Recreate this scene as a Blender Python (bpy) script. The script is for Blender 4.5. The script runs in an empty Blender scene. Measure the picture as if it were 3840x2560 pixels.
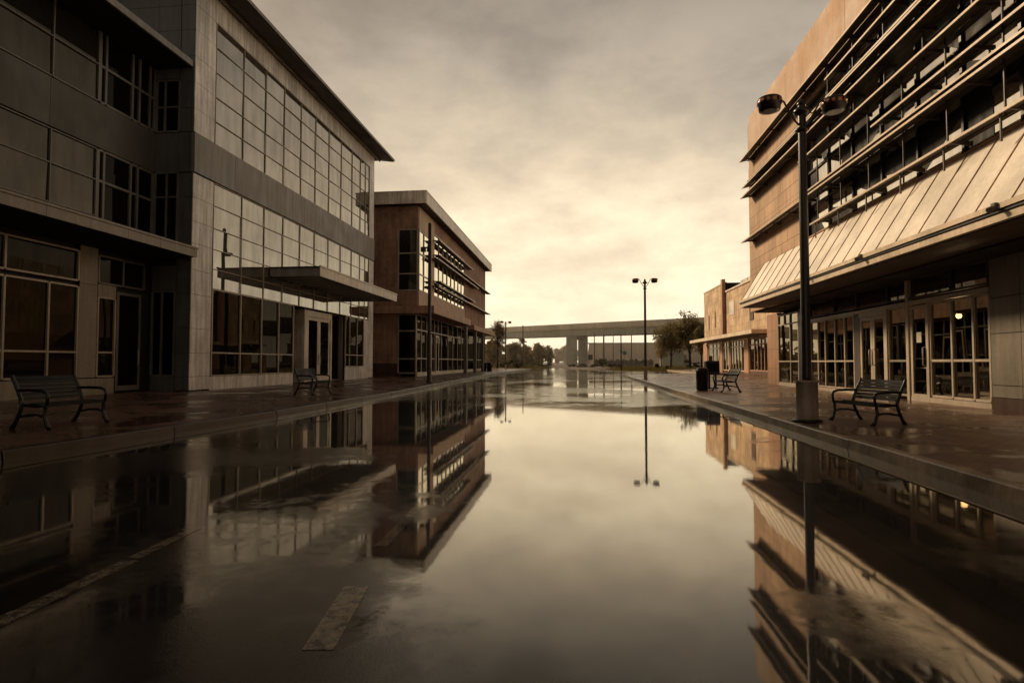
import bpy, math, random
from mathutils import Vector, Matrix
random.seed(7)
S = bpy.context.scene
COL = S.collection
R = math.radians

# ------------------------------------------------------------------ materials
class NT:
    def __init__(s, name):
        s.m = bpy.data.materials.new(name); s.m.use_nodes = True
        s.t = s.m.node_tree; s.t.nodes.clear()
        s.out = s.t.nodes.new('ShaderNodeOutputMaterial')
    def n(s, typ, **k):
        nd = s.t.nodes.new(typ)
        for a, v in k.items(): setattr(nd, a, v)
        return nd
    def l(s, a, b): s.t.links.new(a, b)
    def val(s, sock, v):
        if isinstance(v, bpy.types.NodeSocket): s.l(v, sock)
        else:
            if sock.type == 'RGBA' and not hasattr(v, '__len__'): v = (v, v, v, 1)
            elif sock.type == 'RGBA' and len(v) == 3: v = (*v, 1)
            sock.default_value = v
    def math(s, op, a, b=None, c=None, clamp=False):
        nd = s.n('ShaderNodeMath', operation=op, use_clamp=clamp)
        for i, v in enumerate((a, b, c)):
            if v is not None: s.val(nd.inputs[i], v)
        return nd.outputs[0]
    def mix(s, f, a, b, mode='MIX'):
        nd = s.n('ShaderNodeMix', data_type='RGBA', blend_type=mode)
        s.val(nd.inputs[0], f); s.val(nd.inputs[6], a); s.val(nd.inputs[7], b)
        return nd.outputs[2]
    def noise(s, vec, scale, detail=4, rough=.55, dist=0.0):
        nd = s.n('ShaderNodeTexNoise'); nd.inputs['Scale'].default_value = scale
        nd.inputs['Detail'].default_value = detail; nd.inputs['Roughness'].default_value = rough
        nd.inputs['Distortion'].default_value = dist
        s.l(vec, nd.inputs['Vector']); return nd.outputs[0]
    def ramp(s, f, a, b, va=0.0, vb=1.0):
        nd = s.n('ShaderNodeMapRange', interpolation_type='SMOOTHSTEP')
        s.val(nd.inputs[0], f)
        for i, v in enumerate((a, b, va, vb)): nd.inputs[i+1].default_value = v
        return nd.outputs[0]
    def pos(s, scale=(1, 1, 1), obj=False):
        if obj: v = s.n('ShaderNodeTexCoord').outputs['Object']
        else: v = s.n('ShaderNodeNewGeometry').outputs['Position']
        mp = s.n('ShaderNodeMapping'); mp.inputs['Scale'].default_value = scale
        s.l(v, mp.inputs[0]); return mp.outputs[0]
    def bump(s, h, strength=.3, dist=.01):
        nd = s.n('ShaderNodeBump'); nd.inputs['Strength'].default_value = strength
        nd.inputs['Distance'].default_value = dist; s.l(h, nd.inputs['Height']); return nd.outputs[0]
    def bsdf(s, col, rough, metal=0.0, ior=1.5, normal=None, spec=.5):
        b = s.n('ShaderNodeBsdfPrincipled')
        s.val(b.inputs['Base Color'], col); s.val(b.inputs['Roughness'], rough)
        s.val(b.inputs['Metallic'], metal); s.val(b.inputs['IOR'], ior)
        b.inputs['Specular IOR Level'].default_value = spec
        if normal is not None: s.l(normal, b.inputs['Normal'])
        return b.outputs[0]
    def done(s, sh): s.l(sh, s.out.inputs[0]); return s.m

def weathered(name, c, rough=.6, var=.35, streak=.3, metal=0.0, sc=1.0, bump=.15, spec=.5):
    t = NT(name)
    p = t.pos((1, 1, 1)); ps = t.pos((3, 3, .22))
    a = t.noise(p, .9*sc, 6, .6); b = t.noise(ps, 2.2*sc, 5, .6); d = t.noise(p, 14*sc, 3)
    k = t.math('MULTIPLY', t.ramp(a, .3, .7, 1-var, 1+var*.4), t.ramp(b, .3, .72, 1-streak, 1+streak*.3))
    k = t.math('MULTIPLY', k, t.ramp(d, .3, .7, .93, 1.06))
    col = t.mix(1.0, (*c, 1), k, 'MULTIPLY')
    r = t.ramp(a, .3, .7, rough*.75, min(1, rough*1.2))
    return t.done(t.bsdf(col, r, metal, normal=t.bump(d, bump, .004), spec=spec))

def brick_mat(name, c1, c2, mortar, w=.22, h=.075, rough=.8, ax='XZ', joint=.012, stain=.3, wet=0):
    # ax picks which world axes the courses run along
    t = NT(name)
    g = t.n('ShaderNodeNewGeometry'); sp = t.n('ShaderNodeSeparateXYZ'); t.l(g.outputs['Position'], sp.inputs[0])
    cb = t.n('ShaderNodeCombineXYZ')
    if ax == 'XZ':
        t.l(t.math('ADD', sp.outputs[0], sp.outputs[1]), cb.inputs[0]); t.l(sp.outputs[2], cb.inputs[1])
    else:
        t.l(sp.outputs[1], cb.inputs[0]); t.l(sp.outputs[0], cb.inputs[1])
    br = t.n('ShaderNodeTexBrick'); t.l(cb.outputs[0], br.inputs['Vector'])
    br.inputs['Scale'].default_value = 1; br.inputs['Brick Width'].default_value = w
    br.inputs['Row Height'].default_value = h; br.inputs['Mortar Size'].default_value = joint
    br.inputs['Mortar Smooth'].default_value = .3
    t.val(br.inputs['Color1'], c1); t.val(br.inputs['Color2'], c2); t.val(br.inputs['Mortar'], mortar)
    p = t.pos(); a = t.noise(p, .7, 6, .65); b = t.noise(t.pos((2.5, 2.5, .3)), 1.4, 4)
    k = t.math('MULTIPLY', t.ramp(a, .3, .7, 1-stain, 1.15), t.ramp(b, .3, .7, 1-stain*.7, 1.1))
    col = t.mix(1.0, br.outputs[0], k, 'MULTIPLY')
    d = t.noise(p, 40, 3)
    hgt = t.math('ADD', t.math('MULTIPLY', br.outputs[1], -1.0), t.math('MULTIPLY', d, .25))
    if wet:
        wn = t.noise(t.pos((1, 1, 1)), .8, 5, .6, .4)
        fl = t.ramp(wn, .42, .62)
        r = t.ramp(fl, 0, 1, .44, .17)
        nd = t.n('ShaderNodeBump'); nd.inputs['Distance'].default_value = .004
        t.l(hgt, nd.inputs['Height']); t.l(t.ramp(fl, 0, 1, .55, .12), nd.inputs['Strength'])
        col = t.mix(t.ramp(fl, 0, 1, 0, .45), col, (.012, .009, .007, 1))
        return t.done(t.bsdf(col, r, ior=1.5, normal=nd.outputs[0]))
    return t.done(t.bsdf(col, rough, normal=t.bump(hgt, .5, .006)))

def road_mat(name, base, paint=False):
    t = NT(name)
    p = t.pos()
    sp = t.n('ShaderNodeSeparateXYZ'); t.l(p, sp.inputs[0]); X, Y = sp.outputs[0], sp.outputs[1]
    # standing water: large pools in the near carriageway, broken patches further up the street
    n1 = t.noise(p, .22, 5, .55, .3); n2 = t.noise(p, .9, 6, .62, .5); n3 = t.noise(p, 5.5, 5, .65)
    n = t.math('ADD', t.math('MULTIPLY', n1, .55), t.math('ADD', t.math('MULTIPLY', n2, .27), t.math('MULTIPLY', n3, .18)))
    near = t.ramp(Y, 13.5, 17.5, .145, -.02)
    lim = t.ramp(Y, 2.4, 4.6, -.12, 0.0)
    leftb = t.math('MULTIPLY', t.ramp(X, -4.9, -1.1, 1.0, 0.0), t.ramp(X, -1.7, -.3, -.0, -.0))
    # drier, scuffed patches
    def blob(cx, cy, rx, ry, amt):
        dx = t.math('DIVIDE', t.math('SUBTRACT', X, cx), rx); dy = t.math('DIVIDE', t.math('SUBTRACT', Y, cy), ry)
        q = t.math('ADD', t.math('MULTIPLY', dx, dx), t.math('MULTIPLY', dy, dy))
        return t.ramp(q, .0, 1.0, amt, 0.0)
    bias = t.math('ADD', near, 0.0)
    for bl in ((-1.9, 4.4, 1.5, 2.6, -.12), (-1.1, 2.5, 1.1, 1.1, -.13), (-4.6, 5.2, 2.6, 3.4, -.10), (-2.4, 1.6, 2.2, 1.2, -.11), (-4.8, 9.8, 1.6, 2.2, -.08), (-3.4, 7.2, 2.2, 1.0, -.13), (1.35, 2.9, .55, .8, -.16),
               (-3.2, 3.0, 1.2, 1.2, -.08), (2.9, 8.0, .9, 3.5, -.10), (3.0, 3.2, 1.5, 2.4, -.13), (.4, 1.9, 1.0, .5, -.1), (-5.6, 9.0, 1.2, 8.0, -.1)):
        bias = t.math('ADD', bias, blob(*bl))
    v = t.math('ADD', n, bias)
    w = t.math('MULTIPLY', t.ramp(v, .40, .56), t.ramp(n3, .28, .42, .86, 1.0))
    grit = t.noise(p, 95, 2, .7); grit2 = t.noise(p, 28, 4, .6)
    g = t.math('ADD', t.math('MULTIPLY', grit, .6), t.math('MULTIPLY', grit2, .4))
    worn = t.ramp(n2, .3, .7, .7, 1.25)
    col = t.mix(1.0, base, t.math('MULTIPLY', worn, t.ramp(g, .3, .7, .6, 1.35)), 'MULTIPLY')
    if paint:
        chip = t.ramp(t.noise(p, 13, 6, .75), .36, .56)
        col = t.mix(chip, (.03, .027, .023, 1), col)
    col = t.mix(t.math('MULTIPLY', w, .15 if paint else .62), col, (.006, .005, .004, 1))
    dryr = t.ramp(n2, .3, .7, .07, .17)
    mr = t.n('ShaderNodeMix', data_type='FLOAT'); t.l(w, mr.inputs[0]); t.l(dryr, mr.inputs[2]); mr.inputs[3].default_value = .03
    rip = t.noise(p, 2.6, 2, .5)
    b1 = t.n('ShaderNodeBump'); b1.inputs['Distance'].default_value = .0045
    t.l(g, b1.inputs['Height']); t.l(t.ramp(w, 0, 1, .35, .008), b1.inputs['Strength'])
    b2 = t.n('ShaderNodeBump'); b2.inputs['Distance'].default_value = .02; b2.inputs['Strength'].default_value = .022
    t.l(rip, b2.inputs['Height']); t.l(b1.outputs[0], b2.inputs['Normal'])
    base_sh = t.bsdf(col, t.ramp(n2, .3, .7, .45, .7), ior=1.33, normal=b1.outputs[0], spec=.2)
    lw = t.n('ShaderNodeLayerWeight'); lw.inputs[0].default_value = .5
    nrm = t.n('ShaderNodeBump'); nrm.inputs['Strength'].default_value = .02; t.l(rip, nrm.inputs['Height']); t.l(nrm.outputs[0], lw.inputs['Normal'])
    fac = t.math('MULTIPLY', t.math('POWER', lw.outputs['Facing'], t.ramp(w, 0, 1, 3.2, 2.7)), t.math('MULTIPLY', t.ramp(lw.outputs['Facing'], .37, .74, .08, 1.0), t.ramp(w, 0, 1, .74, .97)))
    gl = t.n('ShaderNodeBsdfGlossy'); t.l(mr.outputs[0], gl.inputs['Roughness']); gl.inputs[0].default_value = (1, .95, .86, 1); t.l(b2.outputs[0], gl.inputs['Normal'])
    mx = t.n('ShaderNodeMixShader'); t.l(t.math('ADD', fac, .02), mx.inputs[0]); t.l(base_sh, mx.inputs[1]); t.l(gl.outputs[0], mx.inputs[2])
    if paint:      # worn through to the road beneath
        tr = t.n('ShaderNodeBsdfTransparent'); m2 = t.n('ShaderNodeMixShader')
        t.l(t.ramp(t.noise(p, 16, 7, .8, .4), .54, .72, .12, .75), m2.inputs[0]); t.l(mx.outputs[0], m2.inputs[1]); t.l(tr.outputs[0], m2.inputs[2]); mx = m2
    return t.done(mx.outputs[0])

def glass_mat(name, tint, refl, base, k=1.0, clear=False, rough=.012, wav=.012):
    t = NT(name)
    fr = t.n('ShaderNodeFresnel'); fr.inputs[0].default_value = 1.5
    f = t.math('ADD', t.math('MULTIPLY', fr.outputs[0], k), base, clamp=True)
    p = t.pos(); bm = t.bump(t.noise(p, .45, 1), wav, .35)
    dirt = t.ramp(t.noise(t.pos((2, 2, .35)), 1.6, 5, .6), .3, .75, 1.0, .72)
    gl = t.n('ShaderNodeBsdfGlossy'); gl.inputs['Roughness'].default_value = rough
    t.l(t.mix(1.0, (*refl, 1), dirt, 'MULTIPLY'), gl.inputs[0]); t.l(bm, gl.inputs['Normal'])
    if clear:
        tr = t.n('ShaderNodeBsdfTransparent'); tr.inputs[0].default_value = (*tint, 1)
    else:
        tr = t.n('ShaderNodeBsdfDiffuse'); tr.inputs[0].default_value = (*tint, 1)
    mx = t.n('ShaderNodeMixShader'); t.l(f, mx.inputs[0]); t.l(tr.outputs[0], mx.inputs[1]); t.l(gl.outputs[0], mx.inputs[2])
    return t.done(mx.outputs[0])

def leaf_mat(name, c1, c2):
    t = NT(name)
    oi = t.noise(t.pos(), .8, 3); q = t.noise(t.pos(), 9, 2)
    col = t.mix(t.ramp(t.math('ADD', t.math('MULTIPLY', oi, .5), t.math('MULTIPLY', q, .5)), .35, .65), c1, c2)
    d = t.n('ShaderNodeBsdfDiffuse'); t.l(col, d.inputs[0])
    tl = t.n('ShaderNodeBsdfTranslucent'); t.l(col, tl.inputs[0])
    mx = t.n('ShaderNodeMixShader'); mx.inputs[0].default_value = .35
    t.l(d.outputs[0], mx.inputs[1]); t.l(tl.outputs[0], mx.inputs[2])
    return t.done(mx.outputs[0])

def emis(name, c, st):
    t = NT(name); e = t.n('ShaderNodeEmission'); e.inputs[0].default_value = (*c, 1); e.inputs[1].default_value = st
    return t.done(e.outputs[0])

M = dict(
    road=road_mat('wet_asphalt', (.019, .014, .010, 1)),
    paint=road_mat('wet_road_paint', (.30, .245, .17, 1), True),
    yellow=road_mat('wet_gutter_line', (.30, .19, .08, 1), True),
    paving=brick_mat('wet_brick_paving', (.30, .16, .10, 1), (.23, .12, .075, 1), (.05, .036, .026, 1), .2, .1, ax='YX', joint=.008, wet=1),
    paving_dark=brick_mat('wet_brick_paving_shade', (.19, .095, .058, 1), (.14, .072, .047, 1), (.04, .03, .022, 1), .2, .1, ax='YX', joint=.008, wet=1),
    kerb=weathered('kerb_concrete_shade', (.055, .04, .027), .4, .5, .2, sc=2, bump=.4),  # left kerb: darker copy of the concrete, shade put into the colour
    kerb_lit=weathered('worn_kerb_concrete_lit', (.46, .34, .22), .36, .55, .25, sc=2, bump=.5),  # right kerb: worn concrete lightened, the sunlight it lacks put into the colour
    panel=weathered('white_metal_panel', (.82, .79, .74), .42, .25, .4),
    panel_dim=weathered('shade_toned_panel', (.10, .10, .09), .55, .25, .25),  # darker copy of the white panel, shade of camera-facing sides put into colour
    panel_mid=weathered('grey_wall_panel', (.30, .26, .205), .5, .22, .22),
    band=weathered('grey_band_panel', (.25, .225, .20), .5, .25, .4),
    band_dim=weathered('darkened_band_panel_wing', (.07, .063, .053), .55, .25, .25),  # darker copy of the band, vignette over the wing put into the colour
    white_trim=weathered('white_trim', (.82, .73, .61), .45, .3, .3),
    roof_dark=weathered('dark_soffit', (.055, .042, .032), .65, .3, .3),
    canopy_grey=weathered('canopy_side', (.24, .225, .20), .5, .3, .3),
    alu=weathered('aluminium_frame', (.42, .36, .28), .4, .2, .2, metal=.1),
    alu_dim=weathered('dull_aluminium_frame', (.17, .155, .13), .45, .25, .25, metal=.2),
    tan=brick_mat('tan_stone', (.58, .385, .245, 1), (.49, .32, .205, 1), (.26, .165, .105, 1), 1.25, .62, joint=.016, stain=.16),
    tan2=brick_mat('pale_tan_stone', (.72, .51, .32, 1), (.60, .42, .26, 1), (.36, .25, .16, 1), 1.1, .7, joint=.014, stain=.35),
    parapet=weathered('parapet_stone', (.58, .385, .255), .75, .16, .14, sc=.6, bump=.3),
    pilaster=weathered('terracotta_stone', (.50, .28, .165), .7, .3, .3, bump=.3),
    shopframe=weathered('cream_shop_frame', (.60, .51, .39), .42, .15, .15),
    awning=weathered('standing_seam_metal', (.88, .80, .69), .40, .08, .06, metal=.1, bump=.05),
    gold=weathered('pale_gutter_metal', (.80, .64, .46), .42, .2, .2),
    fin=weathered('sunshade_metal', (.085, .064, .047), .6, .3, .2),
    fin_edge=weathered('sunshade_edge', (.68, .52, .36), .5, .25, .2),
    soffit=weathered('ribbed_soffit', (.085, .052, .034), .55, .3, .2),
    joint=weathered('dark_joint', (.02, .016, .012), .8),
    dark=weathered('near_black_metal', (.012, .009, .008), .4),
    pole=weathered('dark_brown_pole_paint', (.022, .012, .009), .38, .3, .2),
    polebase=weathered('brown_concrete_base', (.42, .31, .22), .7, .3, .4, bump=.5),
    lens=weathered('amber_lens', (.6, .22, .08), .25),
    iron=weathered('bench_iron', (.012, .014, .013), .3),
    slat=weathered('bench_slat', (.016, .017, .014), .6, .4, .2, spec=.2),
    brick=brick_mat('red_brick', (.46, .22, .13, 1), (.30, .145, .09, 1), (.42, .32, .24, 1), .22, .075, stain=.4),
    stucco=weathered('terracotta_stucco', (.43, .25, .165), .8, .3, .35, bump=.4),
    stucco_dk=weathered('brown_plinth', (.10, .05, .035), .8, .3, .3),
    brickpanel=weathered('tan_spandrel', (.66, .46, .32), .7, .3, .35),
    concrete=weathered('bridge_concrete', (.38, .38, .29), .85, .25, .16, sc=.25, bump=.3),  # greenish grey, darkened to stand in for the shadow below the barrier
    concrete2=weathered('bridge_barrier', (.66, .55, .41), .85, .25, .16, sc=.25, bump=.3),
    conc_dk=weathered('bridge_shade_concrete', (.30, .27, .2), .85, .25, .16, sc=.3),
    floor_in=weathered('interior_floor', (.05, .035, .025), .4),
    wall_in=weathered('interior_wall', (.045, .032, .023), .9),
    white_in=weathered('white_card', (.75, .68, .58), .6, .15, .1),
    mirror=glass_mat('reflective_curtain_glass', (.10, .09, .07), (.79, .76, .71), .37, 1.0),
    mirror_dim=glass_mat('darkened_reflective_glass', (.02, .018, .014), (.42, .38, .32), .10, .8),  # reflections tinted down, vignette over the left wing put into the glass
    darkglass=glass_mat('dark_glass', (.006, .005, .005), (.5, .46, .4), .0, .45),
    lowglass=glass_mat('storefront_dark_glass', (.008, .007, .006), (.40, .36, .29), .0, .75),
    clear=glass_mat('clear_storefront_glass', (.22, .19, .15), (.62, .54, .42), .008, .6, clear=True),
    ribbon=glass_mat('ribbon_window_glass', (.008, .007, .006), (1.0, .93, .80), .14, 3.0),
    leaf1=leaf_mat('autumn_leaves', (.20, .145, .065, 1), (.40, .29, .13, 1)),
    leaf2=leaf_mat('olive_leaves', (.14, .115, .055, 1), (.30, .23, .11, 1)),
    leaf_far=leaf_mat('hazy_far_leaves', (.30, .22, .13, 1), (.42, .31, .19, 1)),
    shrub=leaf_mat('dark_shrub_leaves', (.022, .02, .01, 1), (.055, .045, .02, 1)),
    bark=weathered('bark', (.05, .037, .026), .9, bump=.6),
    grass=leaf_mat('dry_lawn', (.085, .07, .022, 1), (.15, .115, .035, 1)),
    ground=weathered('bare_ground', (.11, .085, .055), .9, sc=.2),
    ebank=weathered('embankment_wall', (.30, .20, .135), .9, .4, .2, sc=.1),
    bin=weathered('bin_plastic', (.018, .012, .011), .35),
    bulb=emis('warm_bulb', (1, .66, .33), 30.0),
    sign=weathered('green_sign_face', (.06, .11, .095), .5),
    rust=weathered('rusty_post', (.16, .085, .05), .8),
)

# ------------------------------------------------------------------ helpers
def tag(o, label=None, cat=None, group=None, kind=None):
    if label: o['label'] = label
    if cat: o['category'] = cat
    if group: o['group'] = group
    if kind: o['kind'] = kind
    return o

def thing(name, label, cat, loc=(0, 0, 0), rz=0, group=None):
    o = bpy.data.objects.new(name, None); COL.objects.link(o)
    o.location = loc; o.rotation_euler = (0, 0, rz); o.empty_display_size = .2
    return tag(o, label, cat, group)

WORLD = {}
class MB:
    def __init__(s): s.v = []; s.f = []; s.sm = []
    def add(s, vs, fs, smooth=False):
        b = len(s.v); s.v += [tuple(v) for v in vs]; s.f += [tuple(i+b for i in f) for f in fs]; s.sm += [smooth]*len(fs)
        return s
    def box(s, x0, x1, y0, y1, z0, z1):
        if x0 > x1: x0, x1 = x1, x0
        if y0 > y1: y0, y1 = y1, y0
        vs = [(x0,y0,z0),(x1,y0,z0),(x1,y1,z0),(x0,y1,z0),(x0,y0,z1),(x1,y0,z1),(x1,y1,z1),(x0,y1,z1)]
        return s.add(vs, [(0,3,2,1),(4,5,6,7),(0,1,5,4),(1,2,6,5),(2,3,7,6),(3,0,4,7)])
    def prism(s, prof, a, b, axis='Y'):   # profile of (x,z) pairs swept along Y, or (y,z) along X
        n = len(prof)
        if axis == 'Y': vs = [(x, a, z) for x, z in prof]+[(x, b, z) for x, z in prof]
        elif axis == 'X': vs = [(a, y, z) for y, z in prof]+[(b, y, z) for y, z in prof]
        else: vs = [(x, y, a) for x, y in prof]+[(x, y, b) for x, y in prof]
        fs = [tuple(range(n))[::-1], tuple(range(n, 2*n))]+[(i, (i+1) % n, n+(i+1) % n, n+i) for i in range(n)]
        return s.add(vs, fs)
    def tube(s, pts, rad, n=8, cap=True):
        pts = [Vector(p) for p in pts]
        if not hasattr(rad, '__len__'): rad = [rad]*len(pts)
        vs = []; ref = None
        for i, p in enumerate(pts):
            d = (pts[min(i+1, len(pts)-1)]-pts[max(i-1, 0)]).normalized()
            a = d.orthogonal().normalized() if ref is None else (ref-d*ref.dot(d)).normalized()
            ref = a; b = d.cross(a)
            for k in range(n):
                t = 2*math.pi*k/n; vs.append(p+(a*math.cos(t)+b*math.sin(t))*rad[i])
        fs = []
        for i in range(len(pts)-1):
            for k in range(n): fs.append((i*n+k, i*n+(k+1) % n, (i+1)*n+(k+1) % n, (i+1)*n+k))
        s.add(vs, fs, True)
        if cap:
            b = len(s.v)-len(vs); s.f.append(tuple(b+k for k in range(n))[::-1]); s.sm.append(False)
            s.f.append(tuple(b+(len(pts)-1)*n+k for k in range(n))); s.sm.append(False)
        return s
    def lathe(s, c, prof, n=20):
        vs = []
        for r, z in prof:
            for k in range(n):
                t = 2*math.pi*k/n; vs.append((c[0]+r*math.cos(t), c[1]+r*math.sin(t), c[2]+z))
        fs = [(i*n+k, i*n+(k+1) % n, (i+1)*n+(k+1) % n, (i+1)*n+k) for i in range(len(prof)-1) for k in range(n)]
        s.add(vs, fs, True); b = len(s.v)-len(vs)
        s.f.append(tuple(b+k for k in range(n))[::-1]); s.sm.append(False)
        s.f.append(tuple(b+(len(prof)-1)*n+k for k in range(n))); s.sm.append(False)
        return s
    def quad(s, a, b, c, d): return s.add([a, b, c, d], [(0, 1, 2, 3)])
    def build(s, name, mat, parent=None, bevel=0):
        me = bpy.data.meshes.new(name)
        off = Vector((0, 0, 0)); p = parent
        while p is not None and p.type == 'EMPTY': off += Vector(p.location); p = p.parent
        me.from_pydata([Vector(v)-off for v in s.v] if getattr(s, 'world', True) else s.v, [], s.f)
        me.polygons.foreach_set('use_smooth', s.sm); me.update()
        if getattr(s, 'flat', False):
            for pl in me.polygons:
                if pl.normal.z < 0: pl.flip()
            me.update()
        me.materials.append(M[mat])
        o = bpy.data.objects.new(name, me); COL.objects.link(o)
        if parent is not None:
            o.parent = parent
            if parent.type != 'EMPTY':           # sub-part: share the part's frame
                q = parent.parent; off = Vector(q.location) if q else Vector((0, 0, 0))
                me.transform(Matrix.Translation(-off)); me.update()
        if bevel:
            b = o.modifiers.new('b', 'BEVEL'); b.width = bevel; b.segments = 2; b.limit_method = 'ANGLE'
        return o

def local(mb): mb.world = False; return mb

def copy_tree(o, parent=None):
    c = o.copy(); COL.objects.link(c); c.parent = parent
    for ch in o.children: copy_tree(ch, c)
    return c

def panels(mb, plane, at, s, us, zs, gap=.012, th=.03):
    """flat cladding panels with open joints; plane 'X' (runs in Y) or 'Y' (runs in X); s = outward sign"""
    for i in range(len(us)-1):
        for j in range(len(zs)-1):
            u0, u1, z0, z1 = us[i]+gap/2, us[i+1]-gap/2, zs[j]+gap/2, zs[j+1]-gap/2
            o = random.uniform(-.0015, .0015)
            if plane == 'X': mb.box(at-s*th, at+o, u0, u1, z0, z1)
            else: mb.box(u0, u1, at-s*th, at+o, z0, z1)
    return mb

def glazing(parent, plane, at, s, us, zs, glass='mirror', frame='alu', w=.055, d=.07, jit=.35, name='window', rows=True, gset=.03):
    """frame grid (part) with its panes (sub-part); every pane sits a touch out of true, as real ones do"""
    fr = MB(); gl = MB()
    def b(u0, u1, z0, z1, a0, a1):
        if plane == 'X': fr.box(a0, a1, u0, u1, z0, z1)
        else: fr.box(u0, u1, a0, a1, z0, z1)
    lo, hi = at-s*d*.6, at+s*d*.4
    for i, u in enumerate(us): b(u-w/2, u+w/2, zs[0], zs[-1], lo, hi)
    for j, z in enumerate(zs):
        for i in range(len(us)-1): b(us[i]+w/2, us[i+1]-w/2, z-w/2, z+w/2, lo, hi-s*.006)
    for i in range(len(us)-1):
        for j in range(len(zs)-1):
            u0, u1, z0, z1 = us[i]+w/2-.005, us[i+1]-w/2+.005, zs[j]+w/2-.005, zs[j+1]-w/2+.005
            ty = math.tan(R(random.gauss(0, jit)))*(u1-u0)/2; tz = math.tan(R(random.gauss(0, jit)))*(z1-z0)/2
            a = at-s*gset
            P = [(u0, z0, a-ty-tz), (u1, z0, a+ty-tz), (u1, z1, a+ty+tz), (u0, z1, a-ty+tz)]
            if plane == 'X': q = [(aa, u, z) for u, z, aa in P]
            else: q = [(u, aa, z) for u, z, aa in P]
            gl.quad(*q)
    f = fr.build(name, frame, parent)
    gl.build('pane', glass, f)
    return f

def frange(a, b, n): return [a+(b-a)*i/n for i in range(n+1)]

# ------------------------------------------------------------------ ground, road, pavements
def strip(name, pts_a, pts_b, mat, z_a, z_b, kind='structure', skirt=0):
    mb = MB()
    n = len(pts_a)
    vs = [(x, y, z_a) for x, y in pts_a]+[(x, y, z_b) for x, y in pts_b]
    mb.add(vs, [(i, i+1, n+i+1, n+i) for i in range(n-1)])
    mb.flat = True; o = mb.build(name, mat); tag(o, kind=kind); return o

g = MB()
ys = [-400, -60, 0, 60, 100, 136, 150, 200, 400, 900, 3500]; xs = [-3500, -600, -150, -60, 0, 60, 150, 600, 3500]
zz = lambda y: -.05 if y <= 136 else .35 if y <= 150 else .5
vs = [(x, y, zz(y)) for y in ys for x in xs]; nx = len(xs)
g.add(vs, [(j*nx+i, j*nx+i+1, (j+1)*nx+i+1, (j+1)*nx+i) for j in range(len(ys)-1) for i in range(nx-1)])
tag(g.build('ground', 'ground'), 'bare ground stretching to the horizon', kind='structure')
g = MB(); g.quad((-30, -60, 0), (40, -60, 0), (40, 132, 0), (-30, 132, 0))
tag(g.build('road', 'road'), 'rain soaked asphalt street mirroring the sky', kind='structure')

KL = [(-6.98, -20), (-6.95, 0), (-6.93, 6.2), (-6.8, 9), (-6.62, 12), (-6.6, 17), (-6.75, 23), (-7.15, 31), (-7.6, 42), (-7.95, 55), (-8.0, 70), (-7.7, 97)]
KR = [(3.72, -20), (3.73, 5), (3.78, 12), (3.76, 22), (3.8, 32), (3.85, 42), (4.0, 47), (4.6, 50.5), (6.2, 53.2), (8.6, 55), (11.5, 57.5), (12.5, 61), (12.8, 70), (12.8, 84)]
def kerb(name, K, s, label):
    mb = MB(); wd = .16
    prof = [(0, 0), (s*.02, .135), (s*.035, .15), (s*wd, .15), (s*wd, 0)]
    ring = []
    for i, (x, y) in enumerate(K):
        a = Vector(K[max(i-1, 0)]); b = Vector(K[min(i+1, len(K)-1)]); d = (b-a).normalized(); nrm = Vector((d.y, -d.x))
        ring.append([(x+nrm.x*abs(u)*(1 if s > 0 else -1), y+nrm.y*abs(u)*(1 if s > 0 else -1), z) for u, z in prof])
    # stones with open joints
    for i in range(len(K)-1):
        L = (Vector(K[i+1])-Vector(K[i])).length; n = max(1, int(L/2.4))
        for k in range(n):
            a, b = k/n+.012/L*1, (k+1)/n-.012/L
            jz = random.uniform(-.008, .008)
            P = [tuple(Vector(p).lerp(Vector(q), a)+Vector((0, 0, jz if p[2] > .1 else 0))) for p, q in zip(ring[i], ring[i+1])]
            Q = [tuple(Vector(p).lerp(Vector(q), b)+Vector((0, 0, jz if p[2] > .1 else 0))) for p, q in zip(ring[i], ring[i+1])]
            m = len(P)
            mb.add(P+Q, [tuple(range(m))[::-1], tuple(range(m, 2*m))]+[(j, (j+1) % m, m+(j+1) % m, m+j) for j in range(m)])
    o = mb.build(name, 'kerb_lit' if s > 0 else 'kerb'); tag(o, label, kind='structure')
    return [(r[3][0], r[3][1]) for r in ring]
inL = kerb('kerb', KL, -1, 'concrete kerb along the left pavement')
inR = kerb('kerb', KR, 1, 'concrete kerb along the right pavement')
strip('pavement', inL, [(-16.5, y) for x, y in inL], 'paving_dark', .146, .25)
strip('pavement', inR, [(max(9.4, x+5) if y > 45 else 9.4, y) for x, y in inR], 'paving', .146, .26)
strip('pavement', [(max(9.38, x+4.98) if y > 20 else 9.38, y) for x, y in inR if y > 20], [(26, y) for x, y in inR if y > 20], 'paving', .259, .262)
# concrete gutter pans
for nm, K, s in (('gutter', KL, 1), ('gutter', KR, -1)):
    mb = MB(); n = len(K)
    vs = [(x, y, .004) for x, y in K]+[(x+s*.34, y, .004) for x, y in K]
    mb.add(vs, [(i, i+1, n+i+1, n+i) for i in range(n-1)])
    mb.flat = True; tag(mb.build(nm, 'road'), 'wet gutter beside the kerb', kind='structure')
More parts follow.
